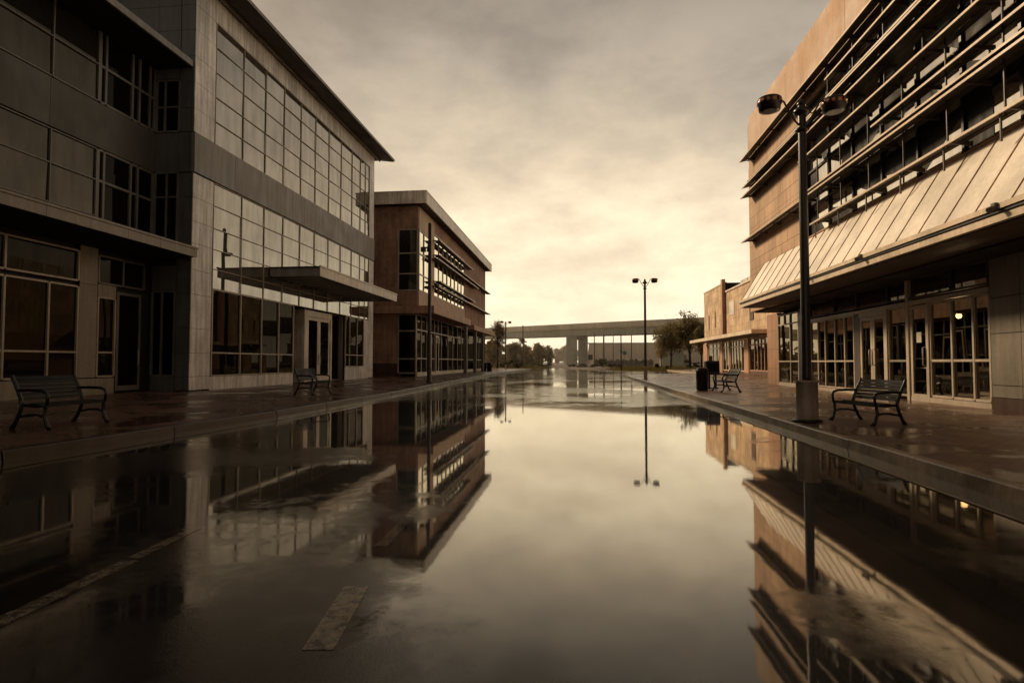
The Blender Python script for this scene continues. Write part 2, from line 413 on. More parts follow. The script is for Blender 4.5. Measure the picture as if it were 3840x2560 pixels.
# gutter line on the left, painted bay lines and centre dashes
mk = MB(); mk.add([(x+.36, y, .009) for x, y in KL]+[(x+.43, y, .009) for x, y in KL], [(i, i+1, len(KL)+i+1, len(KL)+i) for i in range(len(KL)-1)])
mk.flat = True; tag(mk.build('gutter_line', 'yellow'), 'thin ochre line painted along the left gutter', kind='structure')
mk = MB(); mk.add([(x-.37, y, .009) for x, y in KR[:9]]+[(x-.335, y, .009) for x, y in KR[:9]], [(i, i+1, 9+i+1, 9+i) for i in range(8)])
mk.flat = True; tag(mk.build('gutter_line', 'kerb_lit'), 'thin pale joint along the right gutter', kind='structure')
def stripe(a, b, w, label):
    a, b = Vector(a), Vector(b); d = (b-a).normalized(); n = Vector((d.y, -d.x))*w/2
    mb = MB(); k = 8
    for i in range(k):
        p, q = a.lerp(b, i/k), a.lerp(b, (i+1)/k)
        mb.quad((*(p+n), .0025), (*(q+n), .0025), (*(q-n), .0025), (*(p-n), .0025))
    mb.flat = True; tag(mb.build('road_marking', 'paint'), label, kind='structure')
stripe((-2.66, 1.2), (-2.74, 3.26), .11, 'painted bay line nearest the lower left corner')
stripe((-2.75, 3.3), (-2.80, 3.95), .09, 'submerged end of the bay line')
stripe((-1.10, 2.35), (-1.20, 3.03), .135, 'short bright dash in the road')
stripe((-1.30, 3.7), (-1.34, 4.72), .085, 'second dash of the road line')
stripe((-2.18, 5.35), (-2.28, 6.78), .10, 'dash beneath the brick reflection')

# ------------------------------------------------------------------ glass and panel building on the left
WB = thing('panel_building', 'white panelled building with a gridded glass curtain wall left of the street', 'building', (-13.3, 18.25, .2))
XF = -13.3; Y0, Y1 = 18.25, 35.95
core = MB()
core.box(-34, XF-.10, Y0+.05, 25.45, .1, 14.8); core.box(-34, XF-.10, 31.4, Y1-.03, .1, 14.8)
core.box(-34, XF-.10, 25.4501, 31.3999, 3.92, 14.8); core.box(-34, XF-1.5, 25.4502, 31.3998, .1, 3.919)
core.build('wall', 'joint', WB)
pz = [.25, .72, 1.54, 2.4, 3.6, 4.45, 5.38, 6.16, 7.0, 7.84]; pz2 = [9.3, 10.15, 11.07, 12.0, 12.95, 13.85, 14.78]
def clad(mat, plane, at, s_, us, zs, name='cladding'):
    p = MB(); panels(p, plane, at, s_, us, zs); p.build(name, mat, WB)
for Z in (pz, pz2):
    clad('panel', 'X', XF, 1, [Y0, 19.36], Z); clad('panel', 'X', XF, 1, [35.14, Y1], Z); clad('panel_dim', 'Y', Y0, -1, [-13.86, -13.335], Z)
clad('panel', 'X', XF, 1, [19.36, 21.9, 24.4, 26.9, 29.4, 31.9, 33.6, 35.14], [13.87, 14.78])
clad('panel', 'X', XF, 1, [19.36, 21.4, 23.4, 25.45], [.2, .70], 'plinth'); clad('panel', 'X', XF, 1, [31.45, 33.1, 34.3], [.2, .95], 'plinth')
clad('panel', 'X', XF, 1, [34.3, 35.14], [.2, 3.9])
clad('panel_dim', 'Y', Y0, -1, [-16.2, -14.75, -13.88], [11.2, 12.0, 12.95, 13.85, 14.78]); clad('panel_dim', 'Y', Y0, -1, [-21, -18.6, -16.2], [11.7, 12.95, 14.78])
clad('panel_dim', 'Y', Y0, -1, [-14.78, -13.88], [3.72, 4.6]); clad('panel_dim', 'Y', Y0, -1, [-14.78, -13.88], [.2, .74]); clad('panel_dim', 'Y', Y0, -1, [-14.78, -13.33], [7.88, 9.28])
p = MB(); panels(p, 'X', XF+.05, 1, [Y0-.02, 20.6, 22.9, 25.1, 27.4, 29.6, 31.9, 34.0, Y1], [7.87, 9.27], th=.14)
p.build('spandrel_band', 'band', WB)
cy = [19.40, 21.18, 22.82, 24.38, 25.98, 27.52, 29.12, 30.72, 32.3, 33.6, 34.45, 35.1]
glazing(WB, 'X', XF, 1, cy, [9.3, 10.15, 11.07, 12.0, 12.95, 13.84], 'mirror', 'alu', w=.024, d=.03, name='curtain_wall')
glazing(WB, 'X', XF, 1, cy, [3.93, 4.65, 5.38, 6.16, 7.0, 7.83], 'mirror', 'alu', w=.024, d=.03, name='curtain_wall')
glazing(WB, 'X', XF, 1, [19.40, 21.18, 22.7, 24.1, 25.42], [.73, 1.57, 3.9], 'lowglass', 'alu', name='window')
glazing(WB, 'X', XF, 1, [31.5, 32.1, 33.25, 34.28], [.98, 1.65, 3.9], 'lowglass', 'alu', name='window')
# recessed entrance
for ya in (25.46, 31.35):
    rec = MB(); rec.box(XF-1.45, XF-.12, ya, ya+.04, .2, 3.9); rec.build('entrance_side', 'panel_mid', WB)
glazing(WB, 'X', XF-.9, 1, [25.52, 27.05], [.25, 3.88], 'darkglass', 'alu_dim', name='window')
glazing(WB, 'X', XF-.35, 1, [30.15, 31.33], [.25, 3.88], 'darkglass', 'alu_dim', name='window')
dw = MB(); dw.box(XF-1.0, XF-.2, 26.95, 27.07, .2, 3.88); dw.box(XF-.33, XF-.2, 27.07, 30.1, 3.55, 3.86); dw.box(XF-.36, XF-.2, 29.98, 30.14, .2, 3.55); dw.box(XF-.33, XF-.2, 27.07, 27.3, .2, 3.55)
dw.build('door_frame', 'white_trim', WB)
def leafdoor(parent, X, s, y0, y1, z0, z1, w=.11, hy=None, glass='darkglass', frame='white_trim'):
    d = MB(); d.box(X-.025, X+.025, y0, y0+w, z0, z1); d.box(X-.025, X+.025, y1-w, y1, z0, z1)
    d.box(X-.022, X+.022, y0+w, y1-w, z1-w, z1); d.box(X-.022, X+.022, y0+w, y1-w, z0, z0+w*1.8)
    o = d.build('door', frame, parent)
    q = MB(); q.quad((X, y0+w-.01, z0+w*1.7), (X, y1-w+.01, z0+w*1.7), (X, y1-w+.01, z1-w+.01), (X, y0+w-.01, z1-w+.01)); q.build('pane', glass, o)
    if hy:
        h = MB(); x = X+s*.075; h.tube([(X+s*.02, hy, z0+.85), (x, hy, z0+.87), (x, hy, z0+1.3), (X+s*.02, hy, z0+1.32)], .016, 8); h.build('handle', 'alu', o)
leafdoor(WB, XF-.27, 1, 27.31, 28.63, .26, 3.54, .17, 28.52)
leafdoor(WB, XF-.27, 1, 28.65, 29.97, .26, 3.54, .17, 28.76)
# entrance canopy
c = MB(); c.prism([(-13.29, 4.96), (-11.02, 4.94), (-11.02, 5.34), (-13.29, 5.36)], 23.3, 33.75)
can = c.build('canopy', 'canopy_grey', WB)
c = MB(); 
for a, b in zip(frange(23.28, 33.77, 5)[:-1], frange(23.28, 33.77, 5)[1:]): c.box(-11.015, -10.985, a+.006, b-.006, 4.93, 5.33)
c.box(-11.03, -10.955, 23.26, 33.79, 5.335, 5.40)
c.build('fascia', 'white_trim', can)
c = MB(); c.box(-13.27, -11.03, 23.24, 23.295, 5.3, 5.36)
for i in range(16): c.box(-13.28, -11.05, 23.7+i*.62, 23.72+i*.62, 4.93, 4.957)
c.build('soffit_rib', 'dark', can)
# roof with deep eave
c = MB(); c.prism([(-34, 14.82), (-13.2, 14.82), (-12.28, 14.70), (-12.22, 14.80), (-12.3, 14.9), (-34, 15.9)], Y0-.6, 36.75)
rf = c.build('roof', 'roof_dark', WB)
c = MB(); c.box(-12.215, -12.18, Y0-.6, 36.77, 14.72, 14.86); c.box(-13.2, -13.12, Y0, 36.6, 14.70, 14.81); c.build('gutter', 'canopy_grey', rf)

# left wing, set back
XW = -14.8
c = MB(); c.box(-34, XW-.12, -25, Y0+.02, .1, 11.9); c.build('wing_wall', 'joint', WB)
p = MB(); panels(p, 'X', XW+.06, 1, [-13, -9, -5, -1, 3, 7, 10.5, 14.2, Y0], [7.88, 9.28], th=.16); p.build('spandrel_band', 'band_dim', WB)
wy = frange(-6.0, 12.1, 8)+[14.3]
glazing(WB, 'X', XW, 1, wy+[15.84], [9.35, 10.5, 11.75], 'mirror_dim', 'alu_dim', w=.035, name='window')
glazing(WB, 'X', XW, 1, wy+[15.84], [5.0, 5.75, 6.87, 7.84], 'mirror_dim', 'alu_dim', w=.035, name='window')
glazing(WB, 'X', XW, 1, [15.9, 16.12, 17.2, 17.5, 17.98, 18.2], [9.35, 10.5, 11.75], 'darkglass', 'alu_dim', w=.08, name='window')  # dark panes, here and in the row below, stand in for a dark reflection
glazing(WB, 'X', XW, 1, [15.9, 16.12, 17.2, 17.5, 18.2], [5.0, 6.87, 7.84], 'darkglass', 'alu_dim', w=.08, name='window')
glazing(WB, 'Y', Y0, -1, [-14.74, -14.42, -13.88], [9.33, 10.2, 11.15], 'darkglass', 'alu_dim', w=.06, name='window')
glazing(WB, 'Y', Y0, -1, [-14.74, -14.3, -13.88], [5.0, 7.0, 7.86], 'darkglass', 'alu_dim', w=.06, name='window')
glazing(WB, 'Y', Y0, -1, [-14.74, -14.38, -13.9], [.76, 3.68], 'darkglass', 'alu_dim', w=.06, name='window')
for ya, yb in ((-4, -1.5), (-.7, 1.8), (2.6, 5.1), (5.9, 8.4), (9.2, 11.7)):
    glazing(WB, 'X', XW, 1, [ya, (ya+yb)/2, yb], [.78, 1.52, 3.5], 'lowglass', 'alu', name='window')
glazing(WB, 'X', XW, 1, [12.0, 13.12, 14.38, 15.32], [.78, 1.52, 3.48], 'lowglass', 'alu', name='window')
glazing(WB, 'X', XW, 1, [12.0, 13.12, 15.32], [3.66, 4.55], 'lowglass', 'alu', name='window')
glazing(WB, 'X', XW, 1, [16.04, 16.7], [.78, 1.53, 3.25], 'lowglass', 'alu', name='window')
glazing(WB, 'X', XW, 1, [16.04, 17.0, 17.9], [3.7, 4.55], 'lowglass', 'alu_dim', name='window')
leafdoor(WB, XW, 1, 16.76, 17.78, .3, 3.5, .09, 17.65, frame='alu_dim')
for us_, zs_, nm_ in (([15.36, 16.0], [.75, 3.6, 4.75], 'pier'), ([16.01, 16.72], [3.27, 3.66], 'lintel'), ([-10, -5, 0, 4, 8, 12, 14, 16, 16.72], [.2, .73], 'plinth'), ([11.74, 11.96], [.75, 4.75], 'pier'), ([-10, -4.1], [.75, 4.75], 'cladding'), ([-4.1, 0, 4, 8, 11.72], [3.56, 4.75], 'lintel')):
    clad('panel_mid', 'X', XW+.02, 1, us_, zs_, nm_)
c = MB(); c.box(XW, -13.42, -25, Y0-.04, 11.56, 11.80); c.build('eave', 'joint', WB)
c = MB(); c.box(-13.415, -13.36, -25, Y0-.05, 11.58, 11.80); c.build('fascia', 'canopy_grey', WB)
c = MB(); c.prism([(XW, 4.74), (-13.14, 4.86), (-13.14, 5.16), (XW, 5.2)], -25, Y0-.04); cw = c.build('canopy', 'joint', WB)
c = MB()
for a in frange(-16, 15.2, 24): c.box(-13.135, -13.09, a+.006, a+1.294, 4.85, 5.12)
c.box(-13.135, -13.09, 16.51, Y0+.0, 4.85, 5.12)
c.box(-13.14, -13.06, -25, Y0+.02, 5.125, 5.19); c.build('fascia', 'panel_mid', cw)

# ------------------------------------------------------------------ brick building beyond
BB = thing('brick_building', 'two storey red brick building with ribbon windows beyond the glass building', 'building', (-12, 40, .2))
XB = -11.4; YB0, YB1 = 40.0, 70.0
c = MB()
c.box(-30, -12.95, YB0, YB1, 4.9, 12.7)                 # behind
c.box(-12.95, -11.55, YB0+.15, YB1, 4.9, 12.7)
c.build('wall_core', 'joint', BB)
c = MB()
c.box(-30, -12.96, YB0-.06, YB0+.02, 5.2, 12.6); c.box(-12.96, -11.52, YB0-.06, YB0+.02, 10.92, 12.6); c.box(-12.96, -11.5, YB0-.061, YB0+.02, 5.25, 6.4)
c.box(XB-.15, XB, 56.9, YB1, 4.7, 12.6); c.box(XB-.15, XB-.002, 44.35, 56.9, 11.55, 12.6)
c.box(-30, XB, YB1-.1, YB1+.01, 0, 12.6)
c.build('wall', 'brick', BB)
c = MB(); c.box(-30, -13.0, YB0+.1, YB0+.3, 1.15, 4.8); c.box(-30, -12.95, YB0+.5, YB1, .1, 4.8); c.build('ground_floor_wall', 'stucco', BB)
c = MB(); c.box(-30, -12.98, YB0+.06, YB0+.29, .1, 1.15); c.build('plinth', 'stucco_dk', BB)
c = MB(); c.box(XB-.1, XB+.03, 40.0, 44.35, 10.9, 12.55); c.box(XB-.1, XB+.04, 43.0, 44.34, 5.3, 10.9); c.box(XB-.1, XB+.02, 40.0, 43.0, 5.3, 6.42); c.box(XB-.12, XB+.03, 44.35, 56.9, 5.3, 6.5)
c.build('spandrel_panel', 'brickpanel', BB)
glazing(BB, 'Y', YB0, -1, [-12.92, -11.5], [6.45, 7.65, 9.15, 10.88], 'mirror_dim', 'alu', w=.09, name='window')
glazing(BB, 'X', XB, 1, [40.08, 41.4, 42.95], [6.48, 7.65, 9.15, 10.85], 'ribbon', 'alu', w=.08, name='window')
glazing(BB, 'X', XB, 1, frange(44.4, 56.8, 8), [6.55, 7.6, 9.6, 11.5], 'ribbon', 'alu', w=.08, name='window')
c = MB()
for z, a, b in ((10.9, 44.0, 58.5), (9.75, 44.0, 70.6), (9.35, 43.4, 62.0), (7.65, 44.0, 60), (7.2, 43.6, 70.6)):
    c.prism([(XB+.05, z), (XB+.58, z-.02), (XB+.58, z+.0), (XB+.05, z+.05)], a, b)
    for k in range(int((b-a)/2.2)): c.box(XB, XB+.6, a+.5+k*2.2, a+.56+k*2.2, z-.12, z-.065)
sh = c.build('sunshade', 'fin', BB)
c = MB()
for z, a, b in ((10.9, 44.0, 58.5), (9.75, 44.0, 70.6), (9.35, 43.4, 62.0), (7.65, 44.0, 60), (7.2, 43.6, 70.6)): c.box(XB+.585, XB+.61, a, b, z-.06, z+.04)
c.build('edge', 'fin_edge', sh)
c = MB(); c.box(-30, -10.72, YB0-.7, YB1+.5, 12.62, 12.75); rf = c.build('roof', 'roof_dark', BB)
c = MB()
for a, b in zip(frange(YB0-.7, YB1+.5, 9)[:-1], frange(YB0-.7, YB1+.5, 9)[1:]): c.box(-10.75, -10.66, a+.01, b-.01, 12.58, 13.42)
for a, b in zip(frange(-22, -10.68, 6)[:-1], frange(-22, -10.68, 6)[1:]): c.box(a+.01, b-.01, YB0-.76, YB0-.705, 12.58, 13.42)
c.box(-22, -10.64, YB0-.78, YB1+.52, 13.425, 13.50); c.build('fascia', 'white_trim', rf)
c = MB(); c.box(-14.9, -10.15, YB0-.55, 53.6, 4.72, 5.26); c.box(-14.9, -10.35, 56.5, YB1+.6, 4.5, 5.0); cb = c.build('canopy', 'stucco', BB)
c = MB(); c.box(-10.145, -10.11, YB0-.57, 53.62, 4.72, 5.26); c.box(-10.345, -10.31, 56.5, YB1+.62, 4.5, 5.0); c.build('fascia', 'brickpanel', cb)
glazing(BB, 'Y', YB0+.1, -1, [-12.92, -11.62], [.45, 1.47, 3.5, 4.7], 'lowglass', 'alu', w=.09, name='window')
gy = [40.2, 41.5, 43.0, 44.2, 45.4, 46.6, 47.8, 50.3, 52.3, 54.4, 56.4, 59.6, 63.3, 66.5, 69.8]
glazing(BB, 'X', -11.6, 1, gy, [.45, 1.5, 3.6, 4.7], 'lowglass', 'alu', w=.1, name='window')
c = MB(); c.box(-11.66, -11.52, 40.2, 69.8, .2, .44); c.build('sill', 'white_trim', BB)
leafdoor(BB, -11.5, 1, 43.1, 44.1, .3, 3.4, .12, 44.0); leafdoor(BB, -11.5, 1, 45.5, 46.5, .3, 3.4, .12, 46.4)
for y in (53.4, 58.5, 63.2):
    c = MB(); c.box(-10.75, -10.45, y-.15, y+.15, .2, 4.6); c.build('column', 'alu_dim', BB)

# ------------------------------------------------------------------ right stone building with sunshades
RB = thing('stone_building', 'tan stone building with stacked sunshade fins above a seamed metal awning', 'building', (8.6, 27, .25))
XU = 7.6; YE = 25.75; XS = 8.6
c = MB(); c.box(XU+.08, 30, -25, YE-.02, 3.36, 12.0)
c.box(17, 30, -25, 26.95, .1, 3.35); c.build('wall_core', 'joint', RB)
c = MB()
rows = [3.4, 4.3, 5.2, 6.1, 7.0, 7.9, 8.8, 9.7]
panels(c, 'X', XU, 1, [19.72, 20.9, 22.1, 23.3, 24.5, YE], rows, gap=.008, th=.09)
panels(c, 'X', XU+.02, 1, [-25, -18, -12, -8, -4, 0, 4, 8, 12, 16.5, 19.72, YE], [9.72, 10.05], gap=.008, th=.09)
c.box(XU+.05, 12, YE-.02, YE+.06, 3.4, 11.98)
c.build('wall', 'tan', RB)
c = MB(); panels(c, 'X', XU, 1, [-25, -20, -15, -10, -6, -2, 2.5, 7, 11.5, 16.6, 21.2, YE+.02], [10.08, 11.66], gap=.014, th=.1)
c.box(XU-.03, 12, -25, YE+.06, 11.69, 12.03); c.build('parapet', 'parapet', RB)
# ribbon glazing behind the fins
my = frange(-13.7, 19.68, 22)
glazing(RB, 'X', XU+.05, -1, my, [5.22, 6.3, 7.45, 8.55, 9.68], 'ribbon', 'dark', w=.07, jit=.5, name='ribbon_window')
# sunshades: bracketed trays of two blades with a bright front lip
def fin(z, y0, y1, X0=XU-.04, dep=.60, gap=True):
    m = MB()
    m.prism([(X0-dep*.44, z+.03), (X0-dep, z-.03), (X0-dep, z-.005), (X0-dep*.44, z+.055)], y0, y1)
    m.prism([(X0-dep*.06, z+.035), (X0-dep*.40, z+.012), (X0-dep*.40, z+.04), (X0-dep*.06, z+.063)], y0+.1, y1)
    y = y1-.5
    while y > y0:
        m.prism([(X0, z-.10), (X0-dep*.9, z-.045), (X0-dep*.9, z-.032), (X0, z-.01)], y-.02, y+.02); y -= 1.52
    o = m.build('sunshade', 'fin', RB)
    e = MB(); e.box(X0-dep-.022, X0-dep-.003, y0, y1+.01, z-.042, z+.006); e.build('lip', 'fin_edge', o)
for z, y1, dep in ((9.93, 25.45, .50), (9.45, 17.2, .36), (8.92, 24.9, .34), (8.72, 25.25, .46), (8.30, 25.35, .50), (7.62, 18.9, .50), (6.98, 14.6, .40), (6.62, 18.9, .34), (6.38, 25.35, .50), (5.47, 18.3, .42)):
    fin(z, -24, y1, dep=dep)
m = MB()
for y in [18.05-1.52*k for k in range(18)]:
    m.box(XU-.34, XU-.31, y-.013, y+.013, 5.4, 7.64)
    m.box(XU-.30, XU-.26, y-.75, y-.72, 7.6, 9.95)
    m.box(XU-.42, XU-.39, y-.014, y+.014, 4.98, 5.46)
m.build('hanger', 'fin', RB)
# awning
YA = 23.85; sl = [(XU+.02, 5.26), (6.62, 3.70)]
c = MB(); c.prism([(XU+.0, 5.20), (6.64, 3.64), (6.60, 3.70), (XU-.04, 5.27), (XU, 5.27)], -25, YA); aw = c.build('awning', 'awning', RB)
c = MB(); y = YA-.02
while y > -8:
    c.prism([(XU-.04, 5.272), (6.602, 3.702), (6.59, 3.715), (XU-.055, 5.284)], y-.005, y+.005); y -= .80
c.box(XU-.08, XU+.0, -25, YA+.02, 5.272, 5.31); c.build('seam', 'pilaster', aw)
c = MB(); c.box(6.50, 6.60, -25, YA+.03, 3.60, 3.69); c.box(6.56, 6.66, -25, YA+.02, 3.42, 3.55); c.build('gutter', 'gold', aw)
c = MB(); c.box(6.53, 6.62, -25, YA, 3.552, 3.598); c.build('gutter_gap', 'dark', aw)
c = MB(); yy = YA
while yy > -25:
    c.box(6.67, XS+.4, yy-.155, yy-.01, 3.40, 3.43); yy -= .16
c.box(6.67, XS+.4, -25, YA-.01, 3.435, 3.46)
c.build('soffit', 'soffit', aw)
for y in (16.88, 13.85, 9.6):
    c = MB(); c.box(6.45, 6.51, y-.04, y+.04, 3.60, 3.70); c.tube([(6.47, y, 3.64), (6.38, y-.03, 3.58)], [.03, .05], 10); c.build('floodlight', 'alu_dim', aw)
c = MB(); c.prism([(6.66, 3.47), (6.62, 3.66), (XU+.02, 5.22), (XU+.02, 3.47)], YA-.05, YA-.005); c.build('end_cap', 'gold', aw)
# shopfront
c = MB(); panels(c, 'X', XS-.02, -1, [25.64, 27.0], [.2, .95, 1.8, 2.6, 3.35], gap=.01, th=.2); c.box(XS, 17, 26.9, 27.0, .1, 3.36); c.build('pilaster', 'pilaster', RB)
glazing(RB, 'X', XS, -1, [23.38, 24.23, 25.6], [.36, 1.26, 2.80, 3.2], 'clear', 'shopframe', w=.05, d=.04, name='window')
c = MB(); c.box(XS-.02, XS+.2, 22.25, 23.33, .2, 3.35); c.build('pier', 'dark', RB)
c = MB(); c.box(XS-.02, XS+.1, 18.47, 18.85, .2, 2.7); c.build('pier', 'soffit', RB)
glazing(RB, 'X', XS, -1, [18.88, 19.5, 20.2, 20.95, 21.55, 22.2], [.38, 1.26, 2.68], 'clear', 'shopframe', w=.05, d=.04, name='window')
glazing(RB, 'X', XS, -1, [15.98, 16.88], [.36, 1.26, 2.68], 'clear', 'alu', w=.055, d=.04, name='window')
glazing(RB, 'X', XS, -1, [12.98, 13.48, 14.2, 15.0], [.40, 1.26, 2.66], 'clear', 'shopframe', w=.055, d=.04, name='window')
c = MB(); c.box(XS-.05, XS+.05, 12.94, 22.24, 2.70, 2.80); pass
c.box(XS-.045, XS+.045, 16.9, 17.0, .2, 2.7); c.box(XS-.06, XS+.05, 15.84, 15.95, .2, 3.35); c.box(XS-.045, XS+.045, 15.02, 15.06, .2, 2.7); c.box(XS-.04, XS+.05, 12.9, 15.8, .22, .36); c.box(XS-.03, XS+.05, 18.46, 25.6, .22, .34)
c.box(XS-.045, XS+.04, 17.0, 18.46, 2.57, 2.70)
c.build('shopfront_frame', 'shopframe', RB)
leafdoor(RB, XS, -1, 17.01, 17.71, .28, 2.56, .10, 17.62, 'clear', 'shopframe'); leafdoor(RB, XS, -1, 17.73, 18.44, .28, 2.56, .10, 17.82, 'clear', 'shopframe')
leafdoor(RB, XS, -1, 15.08, 15.80, .28, 2.66, .08, 15.2, 'clear', 'shopframe')
glazing(RB, 'X', XS, -1, [12.98, 14.2, 15.9, 16.9, 18.66, 20.2, 22.2], [2.88, 3.38], 'darkglass', 'fin', w=.05, name='transom')
c = MB(); panels(c, 'X', XS-.03, -1, [-20, -15, -12, -9, -6, -3, 0, 2.4, 4.8, 7.2, 9.6, 12.1, 12.92], [.50, .75, 1.81, 2.55, 3.38], gap=.014, th=.15); c.build('cladding', 'panel_mid', RB)
c = MB(); c.box(XS-.05, XS+.2, -25, 12.92, .1, .495); c.build('plinth', 'stucco_dk', RB)
# inside
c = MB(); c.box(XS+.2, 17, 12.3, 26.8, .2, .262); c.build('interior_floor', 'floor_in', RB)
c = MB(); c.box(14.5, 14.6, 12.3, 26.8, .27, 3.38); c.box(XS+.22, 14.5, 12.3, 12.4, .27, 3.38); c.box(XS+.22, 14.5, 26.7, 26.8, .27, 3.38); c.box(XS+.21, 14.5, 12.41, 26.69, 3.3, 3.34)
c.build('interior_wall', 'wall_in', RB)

def simple(name, mb, mat, label, cat, group=None, bevel=0): return tag(mb.build(name, mat, None, bevel), label, cat, group)
c = MB(); c.box(9.9, 10.5, 18.8, 21.4, .27, 1.15); c.box(9.86, 10.54, 18.76, 21.44, 1.15, 1.2); simple('counter', c, 'floor_in', 'dark shop counter behind the glass left of the double doors', 'counter')
c = MB(); c.box(9.95, 10.35, 20.1, 20.7, 1.202, 1.52); c.box(9.94, 10.36, 20.09, 20.4, 1.521, 1.53); simple('cardboard_box', c, 'white_in', 'white box sitting on the shop counter behind the glass', 'box')
c = MB(); c.box(9.9, 10.9, 13.3, 14.6, .27, .62); c.box(10.9, 11.15, 13.2, 14.7, .27, 1.0); c.box(9.9, 11.1, 13.1, 13.28, .27, .85); c.box(9.9, 11.1, 14.62, 14.8, .27, .85); simple('sofa', c, 'bin', 'low dark sofa inside the shop near the grey panelled wall', 'sofa', bevel=.03)
for i, (y, lb) in enumerate(((13.55, 'pale cushion on the sofa, the nearer to the grey wall'), (14.25, 'pale cushion on the sofa, the nearer to the door'))):
    c = MB(); c.box(10.7, 10.88, y-.22, y+.22, .63, .98); simple('cushion', c, 'white_in', lb, 'cushion', bevel=.05)
c = MB(); c.box(9.35, 9.75, 23.7, 24.2, .27, 1.3); c.box(9.3, 9.8, 23.65, 24.25, 1.3, 1.34); simple('display_stand', c, 'white_in', 'pale display stand behind the far shop window', 'display stand')
nt = MB(); nt.box(XS-.012, XS-.006, 15.36, 15.56, 1.72, 1.98); simple('paper_notice', nt, 'white_in', 'small white notice stuck on the glass of the single shop door', 'notice')
PL = thing('glint_lamp', 'glowing lamp added inside the shop where a glint shows on the large panes', 'lamp', (9.9, 16.05, 2.42))  # lamp added to stand in for the bright glint on the glass
c = MB(); c.lathe((9.9, 16.05, 2.36), [(.01, 0), (.05, .015), (.07, .06), (.06, .11), (.03, .14)], 14); c.build('bulb', 'bulb', PL)
c = MB(); c.tube([(9.9, 16.05, 2.5), (9.9, 16.05, 3.3)], .008, 6); c.lathe((9.9, 16.05, 2.48), [(.15, 0), (.1, .06), (.03, .09)], 14); c.build('shade', 'dark', PL)
pt = bpy.data.objects.new('pendant_light', bpy.data.lights.new('pendant_light', 'POINT')); COL.objects.link(pt); pt.parent = PL; pt.location = (0, 0, -.12)
pt.data.energy = 14; pt.data.color = (1, .6, .28); pt.data.shadow_soft_size = .08

# ------------------------------------------------------------------ low tan building further right
LB = thing('low_building', 'long low tan stone building with a thin flat canopy beyond the awning on the right', 'building', (15.5, 48, .25))
XL = 15.5
c = MB(); c.box(XL+.05, 40, 27.2, 61.9, .1, 8.55); c.box(XL+.05, 40, 61.9, 71.7, .1, 9.6); c.build('wall_core', 'joint', LB)
c = MB(); panels(c, 'X', XL, -1, frange(27.2, 61.9, 18), [3.3, 4.8, 6.3, 7.6, 8.5], gap=.012, th=.2)
c.build('wall', 'tan2', LB)
c = MB(); panels(c, 'X', XL-.04, -1, frange(62.2, 71.7, 6), [3.3, 4.8, 6.3, 7.9, 9.55], gap=.012, th=.2); c.box(XL+.1, 20, 71.71, 71.8, .1, 9.55); c.build('wall', 'tan2', LB)
c = MB(); c.box(XL-.1, XL+.2, 27.2, 61.8, 8.52, 8.68); c.box(XL-.1, XL+.2, 62.0, 71.8, 9.56, 9.7); c.build('coping', 'gold', LB)
c = MB(); c.box(XL+1.5, XL+1.7, 27.2, 61.8, 8.6, 9.75)
for y in frange(28, 61, 18): c.box(XL+1.46, XL+1.5, y-.05, y+.05, 8.6, 9.7)
c.build('roof_screen', 'white_trim', LB)
c = MB(); c.box(XL-.35, XL-.02, 61.7, 62.3, 3.4, 9.95); c.build('downpipe', 'pilaster', LB)
c = MB(); c.box(XL-.06, XL+.1, 52.2, 53.3, 5.0, 7.4); c.build('window', 'stucco_dk', LB)
c = MB(); c.box(XL-.06, XL+.1, 68.9, 69.3, 5.0, 6.7); c.box(XL-.06, XL+.1, 65.9, 66.3, 5.1, 6.9); c.build('slit_window', 'stucco_dk', LB)
c = MB(); c.box(XL-.03, XL+.1, 58.4, 60.3, 6.0, 7.4); c.build('pale_panel', 'white_trim', LB)
c = MB(); c.box(13.55, XL-.02, 46.1, 70.5, 3.50, 3.72); cl = c.build('canopy', 'soffit', LB)
c = MB(); c.box(13.47, 13.54, 46.08, 70.55, 3.48, 3.80); c.box(13.5, XL-.05, 46.04, 46.09, 3.48, 3.80); c.build('fascia', 'gold', cl)
glazing(LB, 'X', XL-.1, -1, [48.2, 49.1, 50.0, 50.9, 51.8, 53.2], [.5, 2.75, 3.3], 'lowglass', 'pilaster', w=.1, name='window')
glazing(LB, 'X', XL-.1, -1, [54.8, 55.7, 56.7, 57.7, 58.7, 59.6], [.4, 2.75, 3.3], 'lowglass', 'gold', w=.1, name='window')
glazing(LB, 'X', XL-.1, -1, [60.2, 61.3, 62.5], [.4, 2.75, 3.3], 'lowglass', 'gold', w=.1, name='window')
glazing(LB, 'X', XL-.1, -1, [63.9, 65.5, 67.2, 69.4], [.4, 2.75, 3.3], 'lowglass', 'gold', w=.12, name='window')
for a, b in ((53.3, 54.7), (59.7, 60.1), (62.6, 63.8), (69.6, 71.7)):
    c = MB(); c.box(XL-.2, XL+.04, a, b, .1, 3.4); c.build('pilaster', 'pilaster', LB)
c = MB(); c.box(XL-.16, XL+.04, 27.2, 53.3, .1, .45); c.build('plinth', 'stucco_dk', LB)
c = MB(); c.box(XL-.03, XL+.04, 27.2, 48.1, .46, 3.3); c.build('ground_floor_wall', 'pilaster', LB)

